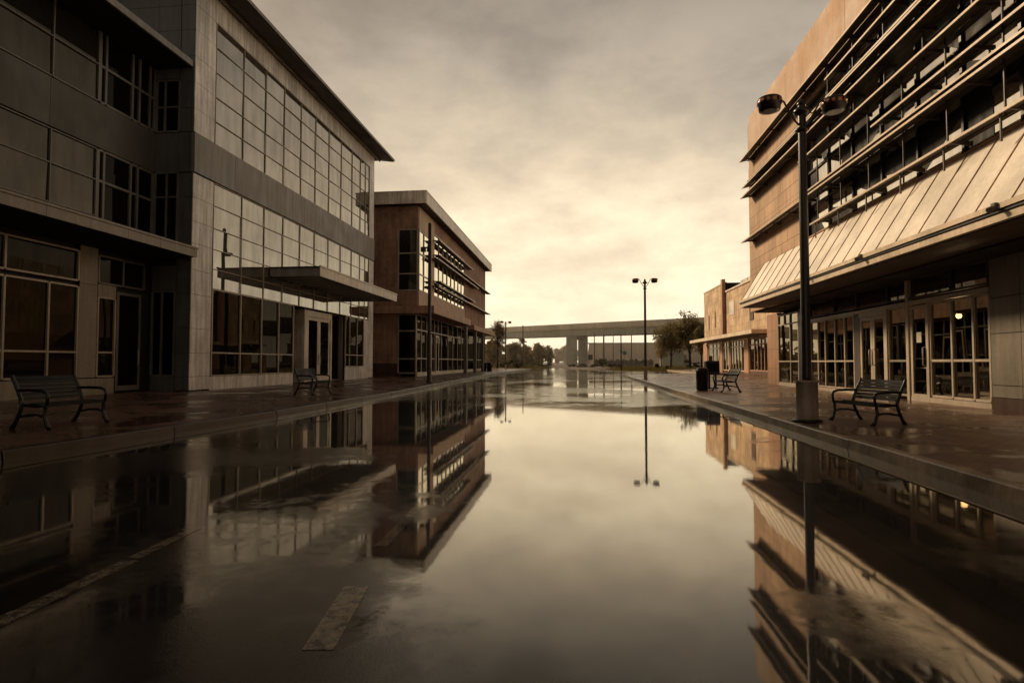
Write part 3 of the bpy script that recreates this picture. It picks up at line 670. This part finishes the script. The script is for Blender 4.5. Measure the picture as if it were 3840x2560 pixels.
# ------------------------------------------------------------------ benches
def make_bench():
    root = thing('park_bench', 'x', 'bench', group='slatted benches on the pavements')
    W = .66
    seat = local(MB())
    for i in range(6):
        x = -.20+i*.085; seat.box(x-.039, x+.039, -W, W, .425-.012*abs(i-2), .452-.012*abs(i-2))
    seat.build('seat', 'slat', root, .005)
    back = local(MB())
    for i in range(6):
        z = .50+i*.073; x = -.245-.040*i*.9
        back.prism([(x-.014, z-.003), (x+.016, z-.001), (x-.008, z+.066), (x-.038, z+.064)], -W, W)
    back.build('backrest', 'slat', root, .004)
    for y in (-W+.03, W-.03):
        e = local(MB())
        e.tube([(-.43, y, .0), (-.36, y, .10), (-.27, y, .30), (-.235, y, .42), (-.27, y, .55), (-.36, y, .75), (-.445, y, .93), (-.455, y, .955)], [.042, .034, .032, .035, .033, .030, .028, .026], 8)
        e.tube([(.33, y, .0), (.27, y, .07), (.22, y, .22), (.235, y, .40), (.255, y, .43)], [.042, .034, .031, .033, .028], 8)
        e.tube([(-.24, y, .42), (0, y, .40), (.25, y, .42)], .028, 8)
        e.tube([(-.31, y, .20), (-.1, y, .245), (.1, y, .245), (.235, y, .20)], .022, 8)
        e.tube([(-.33, y, .68), (-.1, y, .685), (.14, y, .675), (.245, y, .645), (.275, y, .58), (.26, y, .43)], .028, 8)
        e.box(-.46, -.39, y-.03, y+.03, 0, .02); e.box(.29, .37, y-.03, y+.03, 0, .02)
        e.build('side_frame', 'iron', root)
    r = local(MB()); r.tube([(0, -W+.03, .38), (0, W-.03, .38)], .012, 6); r.tube([(-.29, -W+.03, .20), (-.29, W-.03, .20)], .010, 6); r.build('stretcher', 'iron', root)
    return root
b0 = make_bench()
benches = [((-8.50, 8.62, .176), 0, 'dark green slatted bench in deep shade on the left pavement, nearest the camera'),
           ((-8.65, 18.0, .178), R(-3), 'slatted bench standing in front of the double glass doors of the panelled building'),
           ((4.98, 10.62, .17), R(194), 'slatted bench on the right pavement beside the concrete based lamp post'),
           ((5.25, 21.2, .177), R(183), 'small looking slatted bench next to the dark litter bin on the right pavement')]
for i, (loc, rz, lb) in enumerate(benches):
    o = b0 if i == 0 else copy_tree(b0)
    o.scale = [(.88,)*3, (.9,)*3, (.80,)*3, (.88,)*3][i]
    o.location = loc; o.rotation_euler.z = rz; o['label'] = lb

# ------------------------------------------------------------------ street lamps
def make_lamp():
    root = thing('street_lamp', 'x', 'street lamp', group='twin headed street lamps')
    b = local(MB()); b.lathe((0, 0, 0), [(.22, 0), (.22, .03), (.185, .05), (.18, .70), (.195, .71), (.195, .745)], 24); b.build('base', 'polebase', root)
    f = local(MB()); f.lathe((0, 0, 0), [(.25, 0.0), (.25, .035), (.2, .05)], 24); f.build('base_flange', 'dark', root)
    p = local(MB()); p.lathe((0, 0, .745), [(.085, 0), (.08, .06), (.076, 2.5), (.068, 5.0), (.068, 5.12)], 10)
    p.lathe((0, 0, 5.30), [(.09, 0), (.13, .04), (.09, .08)], 12); p.lathe((0, 0, 5.62), [(.10, 0), (.145, .05), (.145, .09), (.09, .14)], 12); p.lathe((0, 0, 5.80), [(.068, 0), (.085, .03), (.03, .09), (.02, .12)], 12)
    p.build('pole', 'pole', root)
    for s in (-1, 1):
        a = local(MB()); a.tube([(s*.05, 0, 5.42), (s*.16, 0, 5.55), (s*.25, 0, 5.70), (s*.33, 0, 5.86), (s*.42, 0, 5.93), (s*.55, 0, 5.95)], .017, 8); a.tube([(s*.05, 0, 5.68), (s*.2, 0, 5.66), (s*.3, 0, 5.78)], .011, 6); a.build('arm', 'pole', root)
        h = local(MB()); h.lathe((s*.60, 0, 5.68), [(.12, 0), (.185, .015), (.195, .11), (.215, .13), (.215, .215), (.19, .245), (.07, .265), (.02, .28)], 16); hd = h.build('lamp_head', 'pole', root)
        q = local(MB()); q.lathe((s*.60, 0, 5.81), [(.2175, 0), (.2175, .065)], 12)
        q.build('lens', 'lens', hd)
    return root
l0 = make_lamp()
lamps = [((4.13, 10.87, .15), R(8), (1, 1, 1), 'tall dark lamp post with a thick concrete base beside the nearest right bench', 1),
         ((4.35, 37.3, .15), R(0), (1, 1, 1.09), 'dark twin headed lamp post standing alone against the sky beyond the right kerb', 1),
         ((-9.2, 73.0, .3), R(35), (1, 1, 1.05), 'thin distant lamp post in front of the far bridge at the left', 1)]
for i, (loc, rz, sc, lb, _) in enumerate(lamps):
    o = l0 if i == 0 else copy_tree(l0)
    o.location = loc; o.rotation_euler.z = rz; o.scale = sc; o['label'] = lb
    if i: 
        for ch in o.children:                       # the further lamps stand on slim bases
            if ch.name.startswith('base'): ch.scale = (.62, .62, .8)
TP = thing('light_pole', 'tall slim dark pole with one small floodlight in front of the brick building', 'pole', (-7.65, 28.9, .17))
c = MB(); c.lathe((-7.65, 28.9, .17), [(.16, 0), (.16, .05), (.12, .1), (.115, .75), (.095, .8), (.088, 8.3), (.03, 8.36)], 12); c.build('shaft', 'pole', TP)
c = MB(); c.tube([(-7.65, 28.9, 7.25), (-7.85, 28.85, 7.2), (-7.95, 28.8, 7.12)], [.03, .05, .11], 10); c.box(-8.08, -7.84, 28.68, 28.9, 6.98, 7.22); c.tube([(-7.65, 28.9, 7.5), (-7.72, 28.9, 7.0)], .1, 10); c.build('floodlight', 'pole', TP)

# ------------------------------------------------------------------ bin and newspaper box
BN = thing('litter_bin', 'round dark litter bin on the right pavement beside the further bench', 'litter bin', (4.72, 22.4, .17))
c = MB(); c.lathe((4.72, 22.4, .17), [(.2, 0), (.215, .03), (.225, .70), (.235, .72), (.235, .76)], 20); c.build('body', 'bin', BN)
c = MB(); c.lathe((4.72, 22.4, .93), [(.235, 0), (.22, .05), (.14, .09), (.12, .09)], 20); c.build('lid', 'dark', BN)
NB = thing('newspaper_box', 'boxy black vending cabinet on a post just behind the round litter bin', 'newspaper box', (5.35, 23.6, .18))
c = MB(); c.box(5.1, 5.62, 23.4, 23.85, .72, 1.28); c.build('cabinet', 'bin', NB, .02)
c = MB(); c.box(5.2, 5.27, 23.5, 23.57, .18, .72); c.box(5.45, 5.52, 23.5, 23.57, .18, .72); c.box(5.15, 5.57, 23.45, 23.8, .18, .22); c.build('leg', 'iron', NB)
c = MB(); c.box(5.16, 5.56, 23.385, 23.398, .86, 1.18); c.build('window', 'lowglass', NB)
for i, (x, y, lb) in enumerate(((-10.9, 66.2, 'black bin at the far end of the brick building, left of its pair'), (-10.25, 66.0, 'black bin at the far end of the brick building, right of its pair'))):
    B = thing('litter_bin', lb, 'litter bin', (x, y, .17), group='bins by the far end of the brick building')
    c = MB(); c.lathe((x, y, .17), [(.27, 0), (.29, .04), (.3, .85), (.32, .87), (.32, .92)], 14); c.build('body', 'bin', B)
    c = MB(); c.lathe((x, y, 1.09), [(.32, 0), (.28, .1), (.12, .16)], 14); c.build('lid', 'dark', B)

# ------------------------------------------------------------------ bridge
BR = thing('bridge', 'long concrete road bridge crossing behind the end of the street', 'bridge', (0, 155, .5))
A = Vector((-20.4, 170)); Bq = Vector((24, 135)); dv = (Bq-A).normalized(); nv = Vector((dv.y, -dv.x))
if nv.y > 0: nv = -nv
def along(t, off, z): q = A+dv*t+nv*off; return (q.x, q.y, z)
def zt(t): return 11.85-.009*t
def beam(name, mat, o0, o1, d0, d1, t0=-60, t1=130, parent=BR, gaps=0):
    m = MB(); n = 12
    for i in range(n):
        a = t0+(t1-t0)*i/n; b = t0+(t1-t0)*(i+1)/n-gaps
        vs = [along(a, o0, zt(a)-d0), along(a, o1, zt(a)-d0), along(a, o1, zt(a)-d1), along(a, o0, zt(a)-d1), along(b, o0, zt(b)-d0), along(b, o1, zt(b)-d0), along(b, o1, zt(b)-d1), along(b, o0, zt(b)-d1)]
        m.add(vs, [(0, 1, 2, 3), (7, 6, 5, 4), (0, 4, 5, 1), (1, 5, 6, 2), (2, 6, 7, 3), (3, 7, 4, 0)])
    return m.build(name, mat, parent)
beam('barrier', 'concrete2', 0, .35, 0, 1.25, gaps=.05)
beam('deck', 'concrete2', -9, .15, 1.0, 1.55)
beam('girder', 'concrete', -.9, -.4, 1.56, 3.25, gaps=.03)
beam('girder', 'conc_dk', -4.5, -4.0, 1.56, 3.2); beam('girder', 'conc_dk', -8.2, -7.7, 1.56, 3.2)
for t, wd in ((22.8, 1.5), (52, 1.3)):
    m = MB()
    for off, w2 in ((-1.6, wd), (-6.6, wd*.9)):
        c0 = A+dv*(t)+nv*off
        m.prism([(c0.x-w2, c0.y-.8), (c0.x+w2, c0.y-.8), (c0.x+w2, c0.y+.8), (c0.x-w2, c0.y+.8)], .2, zt(t)-3.3, 'Z')
    m.build('pier', 'concrete', BR)
    m = MB(); p0 = A+dv*(t)+nv*(-1.0); p1 = A+dv*t+nv*(-7.6)
    vs = [(p0.x-.7, p0.y, zt(t)-4.2), (p0.x+.7, p0.y, zt(t)-4.2), (p1.x+.7, p1.y, zt(t)-4.2), (p1.x-.7, p1.y, zt(t)-4.2)]; vs += [(x, y, zt(t)-3.28) for x, y, z in vs]
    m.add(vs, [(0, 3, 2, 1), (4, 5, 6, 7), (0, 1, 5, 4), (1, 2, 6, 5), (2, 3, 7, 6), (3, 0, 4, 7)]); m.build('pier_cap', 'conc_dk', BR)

# camera-independent layout helper for the far objects: bearing (source pixel column) and distance
_f = 2133.; _n = math.sqrt(245**2+78**2+_f**2); PSI = math.asin(245/_n); TH = math.asin(78/_n/math.cos(PSI))
def bx(col, Y):
    rx = math.cos(PSI)*(col-1920)-math.sin(PSI)*_f; ry = math.sin(PSI)*(col-1920)+math.cos(PSI)*_f
    return rx/ry*Y
def hz(row, Y): return 1.22+(1358-row)*Y/2150

for i, (col, Y, ztop, r, lb) in enumerate(((2229, 128, 7.5, .12, 'leftmost of the thin poles under the bridge, next to the pier'), (2264, 132, 7.7, .2, 'thicker pole under the bridge, second from the pier'),
        (2300, 126, 7.4, .09, 'rust brown post under the bridge, middle of the row'), (2329, 78, 5.0, .085, 'thin pole rising from the kerb line in front of the bridge'), (2368, 124, 7.3, .12, 'thin pole just left of the lone lamp post, under the bridge'))):
    P = thing('utility_pole', lb, 'pole', (bx(col, Y), Y, .1), group='thin poles below the bridge')
    c = MB(); x = bx(col, Y); c.tube([(x, Y, .05), (x, Y, ztop*.5), (x, Y, ztop)], [r*1.15, r, r*.8], 8); c.build('shaft', 'rust' if i == 2 else 'bark', P)
    c = MB(); c.box(x-.1, x+.1, Y-.12, Y-.03, 2.5, 2.9); c.build('crossarm', 'bark', P)
x = bx(1961, 105); P = thing('utility_pole', 'very thin pole left of the distant lamp, crossing the bridge deck', 'pole', (x, 105, .1)); c = MB(); c.tube([(x, 105, .05), (x, 105, 8.1)], [.12, .08], 8); c.build('shaft', 'bark', P); c = MB(); c.box(x-.25, x+.25, 104.9, 104.98, 4.8, 5.6); c.build('transformer', 'bark', P)
x = bx(2342, 110); P = thing('road_sign', 'small green road sign on a thin post below the bridge', 'sign', (x, 110, .1)); c = MB(); c.tube([(x, 110, .05), (x, 110, 3.8)], .05, 6); c.build('post', 'alu_dim', P); c = MB(); c.prism([(x+.42*math.cos(a*math.pi/3+.52), 3.0+.42*math.sin(a*math.pi/3+.52)) for a in range(6)], 109.9, 109.94); c.build('sign_face', 'sign', P)
for i, (col, Y, r2) in enumerate(((2214, 118, .28), (2254, 106, .22))):
    x = bx(col, Y); P = thing('road_sign', ('dark back of a sign beside the bridge pier', 'dark back of a low sign in the planted island')[i], 'sign', (x, Y, .1)); c = MB(); c.tube([(x, Y, .05), (x, Y, 2.6-i)], .05, 6); c.build('post', 'alu_dim', P); c = MB(); c.box(x-r2*1.6, x+r2*1.6, Y-.1, Y-.06, 1.7-i*.7, 2.8-i*.9); c.build('sign_face', 'bin', P)

# ------------------------------------------------------------------ far ground, embankment, vegetation
def patch(name, poly, z, mat, label, kind='structure', hump=0.0):
    m = MB(); n = len(poly); cx = sum(p[0] for p in poly)/n; cyy = sum(p[1] for p in poly)/n
    inner = [(cx+(x-cx)*.9, cyy+(y-cyy)*.9) for x, y in poly]
    vs = [(x, y, .0) for x, y in poly]+[(x, y, z) for x, y in inner]+[(cx, cyy, z+hump)]
    fs = [(i, (i+1) % n, n+(i+1) % n, n+i) for i in range(n)]+[(n+i, n+(i+1) % n, 2*n) for i in range(n)]
    m.add(vs, fs); tag(m.build(name, mat), label, kind=kind)
patch('lawn', [(-60, 95), (-9.0, 95), (-5.4, 112), (-4.9, 123), (-6, 140), (-60, 140)], .30, 'grass', 'dry lawn beyond the brick building', hump=.15)
patch('lawn', [(5.6, 84), (60, 84), (60, 140), (9, 140), (6, 118), (5.2, 98)], .28, 'grass', 'dry lawn beyond the right pavement', hump=.2)
patch('planting_bed', [(-2.4, 112), (3, 100), (5.0, 98), (5.6, 112), (4, 126), (-1.8, 128)], .22, 'ground', 'low planted island at the end of the street', hump=.1)
EW = thing('retaining_wall', 'wide banded brown embankment wall behind the bridge', 'wall', (30, 225, .4))
c = MB()
for k in range(8): c.box(3.5+k*.15, 95, 225+k*.12, 225.4+k*.12, .3+k*1.02, .3+(k+1)*1.02-.004)
c.build('face', 'ebank', EW)
c = MB(); c.box(3.6, 95, 225.9, 226.0, 8.4, 8.9)
c.build('railing', 'bark', EW)
PB = thing('pale_building', 'low pale pink building glimpsed below the right hand trees', 'building', (bx(2530, 150), 150, .5))
c = MB(); x0, x1 = bx(2490, 150), bx(2575, 150); c.box(x0, x1, 150, 158, .4, 3.0); c.build('wall', 'ebank', PB)
c = MB(); c.box(x0-.3, x1+.3, 149.6, 158.4, 3.01, 3.25); c.build('roof', 'conc_dk', PB)
c = MB(); c.box(x0+1, x0+2, 149.95, 150.05, .9, 2.2); c.box(x0+3.2, x0+4.2, 149.95, 150.05, .9, 2.2); c.build('window', 'darkglass', PB)

def leaves(m, cx, cy, cz, rx, ry, rz, n, size, clumps=9, hollow=.2, rnd=random):
    cl = []
    for _ in range(clumps):
        while True:
            u = Vector((rnd.uniform(-1, 1), rnd.uniform(-1, 1), rnd.uniform(-1, 1)))
            if u.length < 1: break
        cl.append((Vector((cx+u.x*rx*.72, cy+u.y*ry*.72, cz+u.z*rz*.72)), rnd.uniform(.26, .46)))
    for _ in range(n):
        c0, k = rnd.choice(cl)
        v = Vector((rnd.gauss(0, 1), rnd.gauss(0, 1), rnd.gauss(0, 1))).normalized()*(rnd.random()**.45)
        p = c0+Vector((v.x*rx*k, v.y*ry*k, v.z*rz*k*.85))
        a = Vector((rnd.gauss(0, 1), rnd.gauss(0, 1), rnd.gauss(0, 1))).normalized(); b = a.orthogonal().normalized()
        s = size*rnd.uniform(.6, 1.4)
        m.add([p-a*s-b*s*.5, p+a*s-b*s*.5, p+a*s+b*s*.5, p-a*s+b*s*.5], [(0, 1, 2, 3)])
    return cl

def tree(col, Y, toprow, halfpx, label, mat='leaf1', n=1500, crown0=.3, size=.13, bare=0, zg=.3, group=None, cat='tree', name='tree'):
    x = bx(col, Y); top = hz(toprow, Y); rw = halfpx*Y/2150
    T = thing(name, label, cat, (x, Y, zg), group=group)
    H = top-zg; cz = zg+H*(crown0+1)/2; rz = H*(1-crown0)/2
    tr = MB(); lean = random.uniform(-.04, .04)*H
    r0 = max(.07, H*.018)
    tr.tube([(x, Y, zg-.1), (x+lean*.3, Y, zg+H*.25), (x+lean, Y, zg+H*.6), (x+lean*.8, Y, zg+H*.9)], [r0*1.3, r0, r0*.6, r0*.15], 7)
    lm = MB()
    cl = leaves(lm, x, Y, cz, rw, rw, rz, n, size, clumps=30)
    for c0, k in cl:
        h = random.uniform(.2, .55); st = Vector((x+lean*h, Y, zg+H*h)); mid = st.lerp(c0, .5)+Vector((0, 0, .04*H))
        tr.tube([st, mid, c0], [r0*.45, r0*.3, r0*.12], 5, False)
        for _ in range(3+bare):
            e = c0+Vector((random.uniform(-1, 1)*rw*.4, random.uniform(-1, 1)*rw*.4, random.uniform(.0, 1)*rz*.5)); tr.tube([mid.lerp(c0, .6), e], [r0*.16, r0*.06], 4, False)
    tr.build('trunk', 'bark', T); lm.build('crown', mat, T)
    return T
G1 = 'trees beyond the brick building'
tree(1866, 96, 1190, 44, 'tall thin crowned tree just beyond the brick building, with bare twigs on top', 'leaf1', 1100, .3, .10, bare=9, group=G1)
tree(1846, 104, 1262, 34, 'low bushy tree tucked against the end of the brick building', 'leaf2', 3000, .05, .14, group=G1)
tree(1925, 116, 1268, 36, 'bushy tree left of the thin distant lamp, behind the lawn', 'leaf2', 3600, .02, .15, group=G1)
tree(1975, 124, 1286, 32, 'rounded low tree directly behind the thin distant lamp', 'leaf1', 3200, .0, .15, group=G1)
tree(2022, 120, 1276, 34, 'rounded tree between the distant lamp and the bridge pier', 'leaf1', 3400, .0, .15, group=G1)
tree(2058, 128, 1290, 22, 'smallest rounded tree at the right end of the left row', 'leaf2', 2200, .0, .15, group=G1)
G2 = 'hazy trees seen under the bridge'
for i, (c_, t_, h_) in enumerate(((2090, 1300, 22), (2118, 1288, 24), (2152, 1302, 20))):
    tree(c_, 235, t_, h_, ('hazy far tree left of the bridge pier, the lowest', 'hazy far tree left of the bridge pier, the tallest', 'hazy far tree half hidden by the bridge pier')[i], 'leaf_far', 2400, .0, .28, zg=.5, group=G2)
G3 = 'trees on the right hand lawn'
tree(2588, 93, 1160, 74, 'tallest leafy tree on the right lawn, against the tan building', 'leaf2', 5200, .22, .13, bare=2, group=G3)
tree(2515, 97, 1200, 70, 'broad leafy tree on the right lawn, left of the tallest one', 'leaf2', 5000, .2, .13, bare=2, group=G3)
tree(2480, 110, 1262, 30, 'small tree at the left edge of the right lawn, in front of the second pier', 'leaf1', 1200, .2, .14, group=G3)
tree(2630, 88, 1215, 36, 'tree partly hidden by the corner of the tan building', 'leaf2', 1500, .25, .13, group=G3)
def shrub(col, Y, w, h, label, group, mat='shrub', n=420, zg=.25):
    x = bx(col, Y); T = thing('shrub', label, 'shrub', (x, Y, zg), group=group)
    m = MB(); leaves(m, x, Y, zg+h*.45, w, w*.8, h*.55, n, .07, 8); m.build('foliage', mat, T)
    m = MB()
    for k in range(4): m.tube([(x, Y, zg-.05), (x+random.uniform(-.5, .5)*w, Y+random.uniform(-.3, .3)*w, zg+h*.6)], [.03, .012], 5, False)
    m.build('stem', 'bark', T)
GS = 'shrubs on the left lawn'
for c_, Y, w, h, lb in ((1905, 98, 1.1, 1.6, 'dark shrub left of the pair on the left lawn'), (1942, 97, 1.0, 2.0, 'tall dark shrub beside the thin pole on the left lawn'), (1888, 101, .8, 1.1, 'low shrub at the foot of the thin crowned tree'), (2050, 118, 1.6, .8, 'flat shrub at the road end of the left lawn')):
    shrub(c_, Y, w, h, lb, GS)
GI = 'shrubs in the planted island'
for c_, Y, w, h, lb in ((2150, 112, 1.5, .7, 'leftmost low shrub of the planted island'), (2185, 110, 1.5, .8, 'low shrub in the island below the bridge pier'), (2222, 108, 1.4, .7, 'low shrub in the island right of the bridge pier'), (2258, 106, 1.0, 1.7, 'upright shrub standing tallest in the island'), (2292, 104, 1.5, .7, 'low shrub at the right of the island, beside the front pole'), (2322, 102, .9, .6, 'smallest shrub at the right tip of the island')):
    shrub(c_, Y, w, h, lb, GI)
HD = thing('hedge', 'long dark clipped hedge beneath the bridge', 'hedge', (bx(2340, 135), 135, .3))
m = MB(); x0, x1 = bx(2230, 135), bx(2450, 135)
for k in range(9): leaves(m, x0+(x1-x0)*(k+.5)/9, 135, 1.25, .95, .7, .95, 380, .1, 8)
m.build('foliage', 'shrub', HD); m = MB(); m.box(x0, x1, 134.8, 135.2, .25, 1.6); m.build('stems', 'bark', HD)
GR = 'shrubs on the right lawn'
for c_, Y, w, h, lb in ((2462, 90, .5, .9, 'small dark shrub left on the right lawn'), (2580, 100, 1.2, 1.6, 'dark shrub under the tallest right tree'), (2500, 88, .35, .5, 'tiny shrub at the front of the right lawn'), (2615, 96, .9, 1.4, 'dark shrub near the corner of the tan building')):
    shrub(c_, Y, w, h, lb, GR)
m = MB()
for k in range(28): leaves(m, -122+k*4.2, 128+random.uniform(-5, 5), 3.4, 3.4, 3, random.uniform(3.0, 4.0), 260, .38, 9)
m.box(-126, -8, 131, 131.5, .1, 3.2)
tag(m.build('woodland', 'leaf2'), 'dark belt of woodland beyond the left lawn', 'woodland', kind='stuff')
# grass blades on the lawns
m = MB()
for _ in range(5200):
    if random.random() < .5: x, y = random.uniform(-30, -6), random.uniform(96, 138)
    else: x, y = random.uniform(6, 32), random.uniform(85, 138)
    h = random.uniform(.08, .3); a = random.uniform(0, 3.14); dx, dy = math.cos(a)*.1, math.sin(a)*.1
    m.add([(x-dx, y-dy, .25), (x+dx, y+dy, .25), (x+random.uniform(-.1, .1), y, .3+h)], [(0, 1, 2)])
tag(m.build('grass', 'grass'), 'rough dry grass on the far lawns', 'grass', kind='stuff')

HM = NT('evening_haze'); vs_ = HM.n('ShaderNodeVolumeScatter'); vs_.inputs['Color'].default_value = (1, .93, .80, 1); vs_.inputs['Density'].default_value = .0015; vs_.inputs['Anisotropy'].default_value = .45
HM.l(vs_.outputs[0], HM.out.inputs[1]); M['haze'] = HM.m
c = MB(); c.box(-260, 260, 90, 250, -.5, 16); tag(c.build('haze', 'haze'), 'thin evening haze over the far ground and bridge', kind='structure')
# ------------------------------------------------------------------ sky and light
W = bpy.data.worlds.new('World'); S.world = W; W.use_nodes = True
t = W.node_tree; t.nodes.clear()
def wn(typ, **k):
    nd = t.nodes.new(typ)
    for a, v in k.items(): setattr(nd, a, v)
    return nd
def wv(sock, v):
    if isinstance(v, bpy.types.NodeSocket): t.links.new(v, sock)
    else: sock.default_value = v
def wm(op, a, b=None, clamp=False):
    nd = wn('ShaderNodeMath', operation=op, use_clamp=clamp); wv(nd.inputs[0], a)
    if b is not None: wv(nd.inputs[1], b)
    return nd.outputs[0]
def wr(f, a, b, c, d, sm=True):
    nd = wn('ShaderNodeMapRange', interpolation_type='SMOOTHSTEP' if sm else 'LINEAR'); wv(nd.inputs[0], f)
    for i, v in enumerate((a, b, c, d)): nd.inputs[i+1].default_value = v
    return nd.outputs[0]
SUN_AZ, SUN_EL = R(-46), R(27)      # azimuth from +Y towards +X
sky = wn('ShaderNodeTexSky', sky_type='NISHITA'); sky.sun_disc = False; sky.sun_elevation = SUN_EL; sky.sun_rotation = SUN_AZ
sky.dust_density = 4; sky.air_density = 1.5
tc = wn('ShaderNodeTexCoord'); sp = wn('ShaderNodeSeparateXYZ'); t.links.new(tc.outputs['Generated'], sp.inputs[0])
dx, dy, dz = sp.outputs
zc = wm('MAXIMUM', dz, 0.0); den = wm('ADD', zc, .20)
cb = wn('ShaderNodeCombineXYZ'); t.links.new(wm('MULTIPLY', dx, 2.0), cb.inputs[0]); t.links.new(wm('MULTIPLY', dy, 2.0), cb.inputs[1]); t.links.new(wm('MULTIPLY', wm('POWER', zc, .9), 4.2), cb.inputs[2])
def wnoise(scale, det, rough, dist, off=(0, 0, 0), st=(1, 1, 1)):
    mp = wn('ShaderNodeMapping'); mp.inputs['Location'].default_value = off; mp.inputs['Scale'].default_value = st; mp.inputs['Rotation'].default_value = (0, 0, R(18))
    t.links.new(cb.outputs[0], mp.inputs[0])
    n = wn('ShaderNodeTexNoise'); n.inputs['Scale'].default_value = scale; n.inputs['Detail'].default_value = det; n.inputs['Roughness'].default_value = rough; n.inputs['Distortion'].default_value = dist
    t.links.new(mp.outputs[0], n.inputs[0]); return n.outputs[0]
n1 = wnoise(1.2, 6, .5, .15, (3.1, 1.7, 0), (1, 1, 1)); n2 = wnoise(3.2, 8, .6, .15, (8.2, 4.0, 0), (1, 1, 1))
cl = wm('ADD', wm('MULTIPLY', n1, .6), wm('MULTIPLY', n2, .4))
cloud = wr(cl, .35, .66, .76, 1.22)
# brightness falls with height and away from the glow ahead
el = wr(dz, .0, .62, 1.0, .14)
elx = wm('POWER', wm('SUBTRACT', 1.0, wm('MINIMUM', wm('MULTIPLY', zc, 1.25), 1.0)), 1.6)
gx, gy_ = math.sin(R(-3)), math.cos(R(-3))
dot = wm('ADD', wm('MULTIPLY', dx, gx), wm('MULTIPLY', dy, gy_))
az = wm('ADD', wr(dot, -.8, .45, .42, .92), wr(dot, .80, 1.0, 0, .30))
lum = wm('MULTIPLY', wm('ADD', wm('MULTIPLY', elx, .95), .12), wm('MULTIPLY', az, cloud))
ramp = wn('ShaderNodeValToRGB'); cr = ramp.color_ramp
cr.elements[0].position = 0; cr.elements[0].color = (.0, .0, .0, 1); cr.elements[1].position = 1; cr.elements[1].color = (.95, .82, .58, 1)
for p_, c_ in ((.12, (.118, .101, .086, 1)), (.35, (.35, .297, .236, 1)), (.65, (.64, .52, .37, 1))):
    e_ = cr.elements.new(p_); e_.color = c_
t.links.new(lum, ramp.inputs[0])
bg1 = wn('ShaderNodeBackground'); t.links.new(ramp.outputs[0], bg1.inputs[0]); bg1.inputs[1].default_value = 1.4
bg2 = wn('ShaderNodeBackground'); 
tint = wn('ShaderNodeMix', data_type='RGBA', blend_type='MULTIPLY'); tint.inputs[0].default_value = 1; t.links.new(sky.outputs[0], tint.inputs[6]); tint.inputs[7].default_value = (1.0, .74, .46, 1)
t.links.new(tint.outputs[2], bg2.inputs[0]); bg2.inputs[1].default_value = .05
ms = wn('ShaderNodeMixShader'); ms.inputs[0].default_value = .06
t.links.new(bg1.outputs[0], ms.inputs[1]); t.links.new(bg2.outputs[0], ms.inputs[2])
wo = wn('ShaderNodeOutputWorld'); t.links.new(ms.outputs[0], wo.inputs[0])

sd = bpy.data.lights.new('sun', 'SUN'); sd.energy = 3.7; sd.angle = R(10); sd.color = (1.0, .745, .47)
so = bpy.data.objects.new('sun', sd); COL.objects.link(so)
d = Vector((math.sin(SUN_AZ)*math.cos(SUN_EL), math.cos(SUN_AZ)*math.cos(SUN_EL), math.sin(SUN_EL)))
so.rotation_euler = (-d).to_track_quat('-Z', 'Y').to_euler(); so.location = (-20, 30, 30)

cam = bpy.data.cameras.new('camera'); co = bpy.data.objects.new('camera', cam); COL.objects.link(co)
co.location = (0, 0, 1.22); co.rotation_euler = (math.pi/2+TH, 0, PSI)
cam.sensor_width = 36; cam.lens = _f/3840*36; cam.clip_start = .05; cam.clip_end = 6000
S.camera = co
S.view_settings.view_transform = 'Standard'; S.view_settings.look = 'None'; S.view_settings.exposure = 0
S.render.engine = 'CYCLES'
S.cycles.max_bounces = 8; S.cycles.glossy_bounces = 5; S.cycles.transparent_max_bounces = 8; S.cycles.use_denoising = True
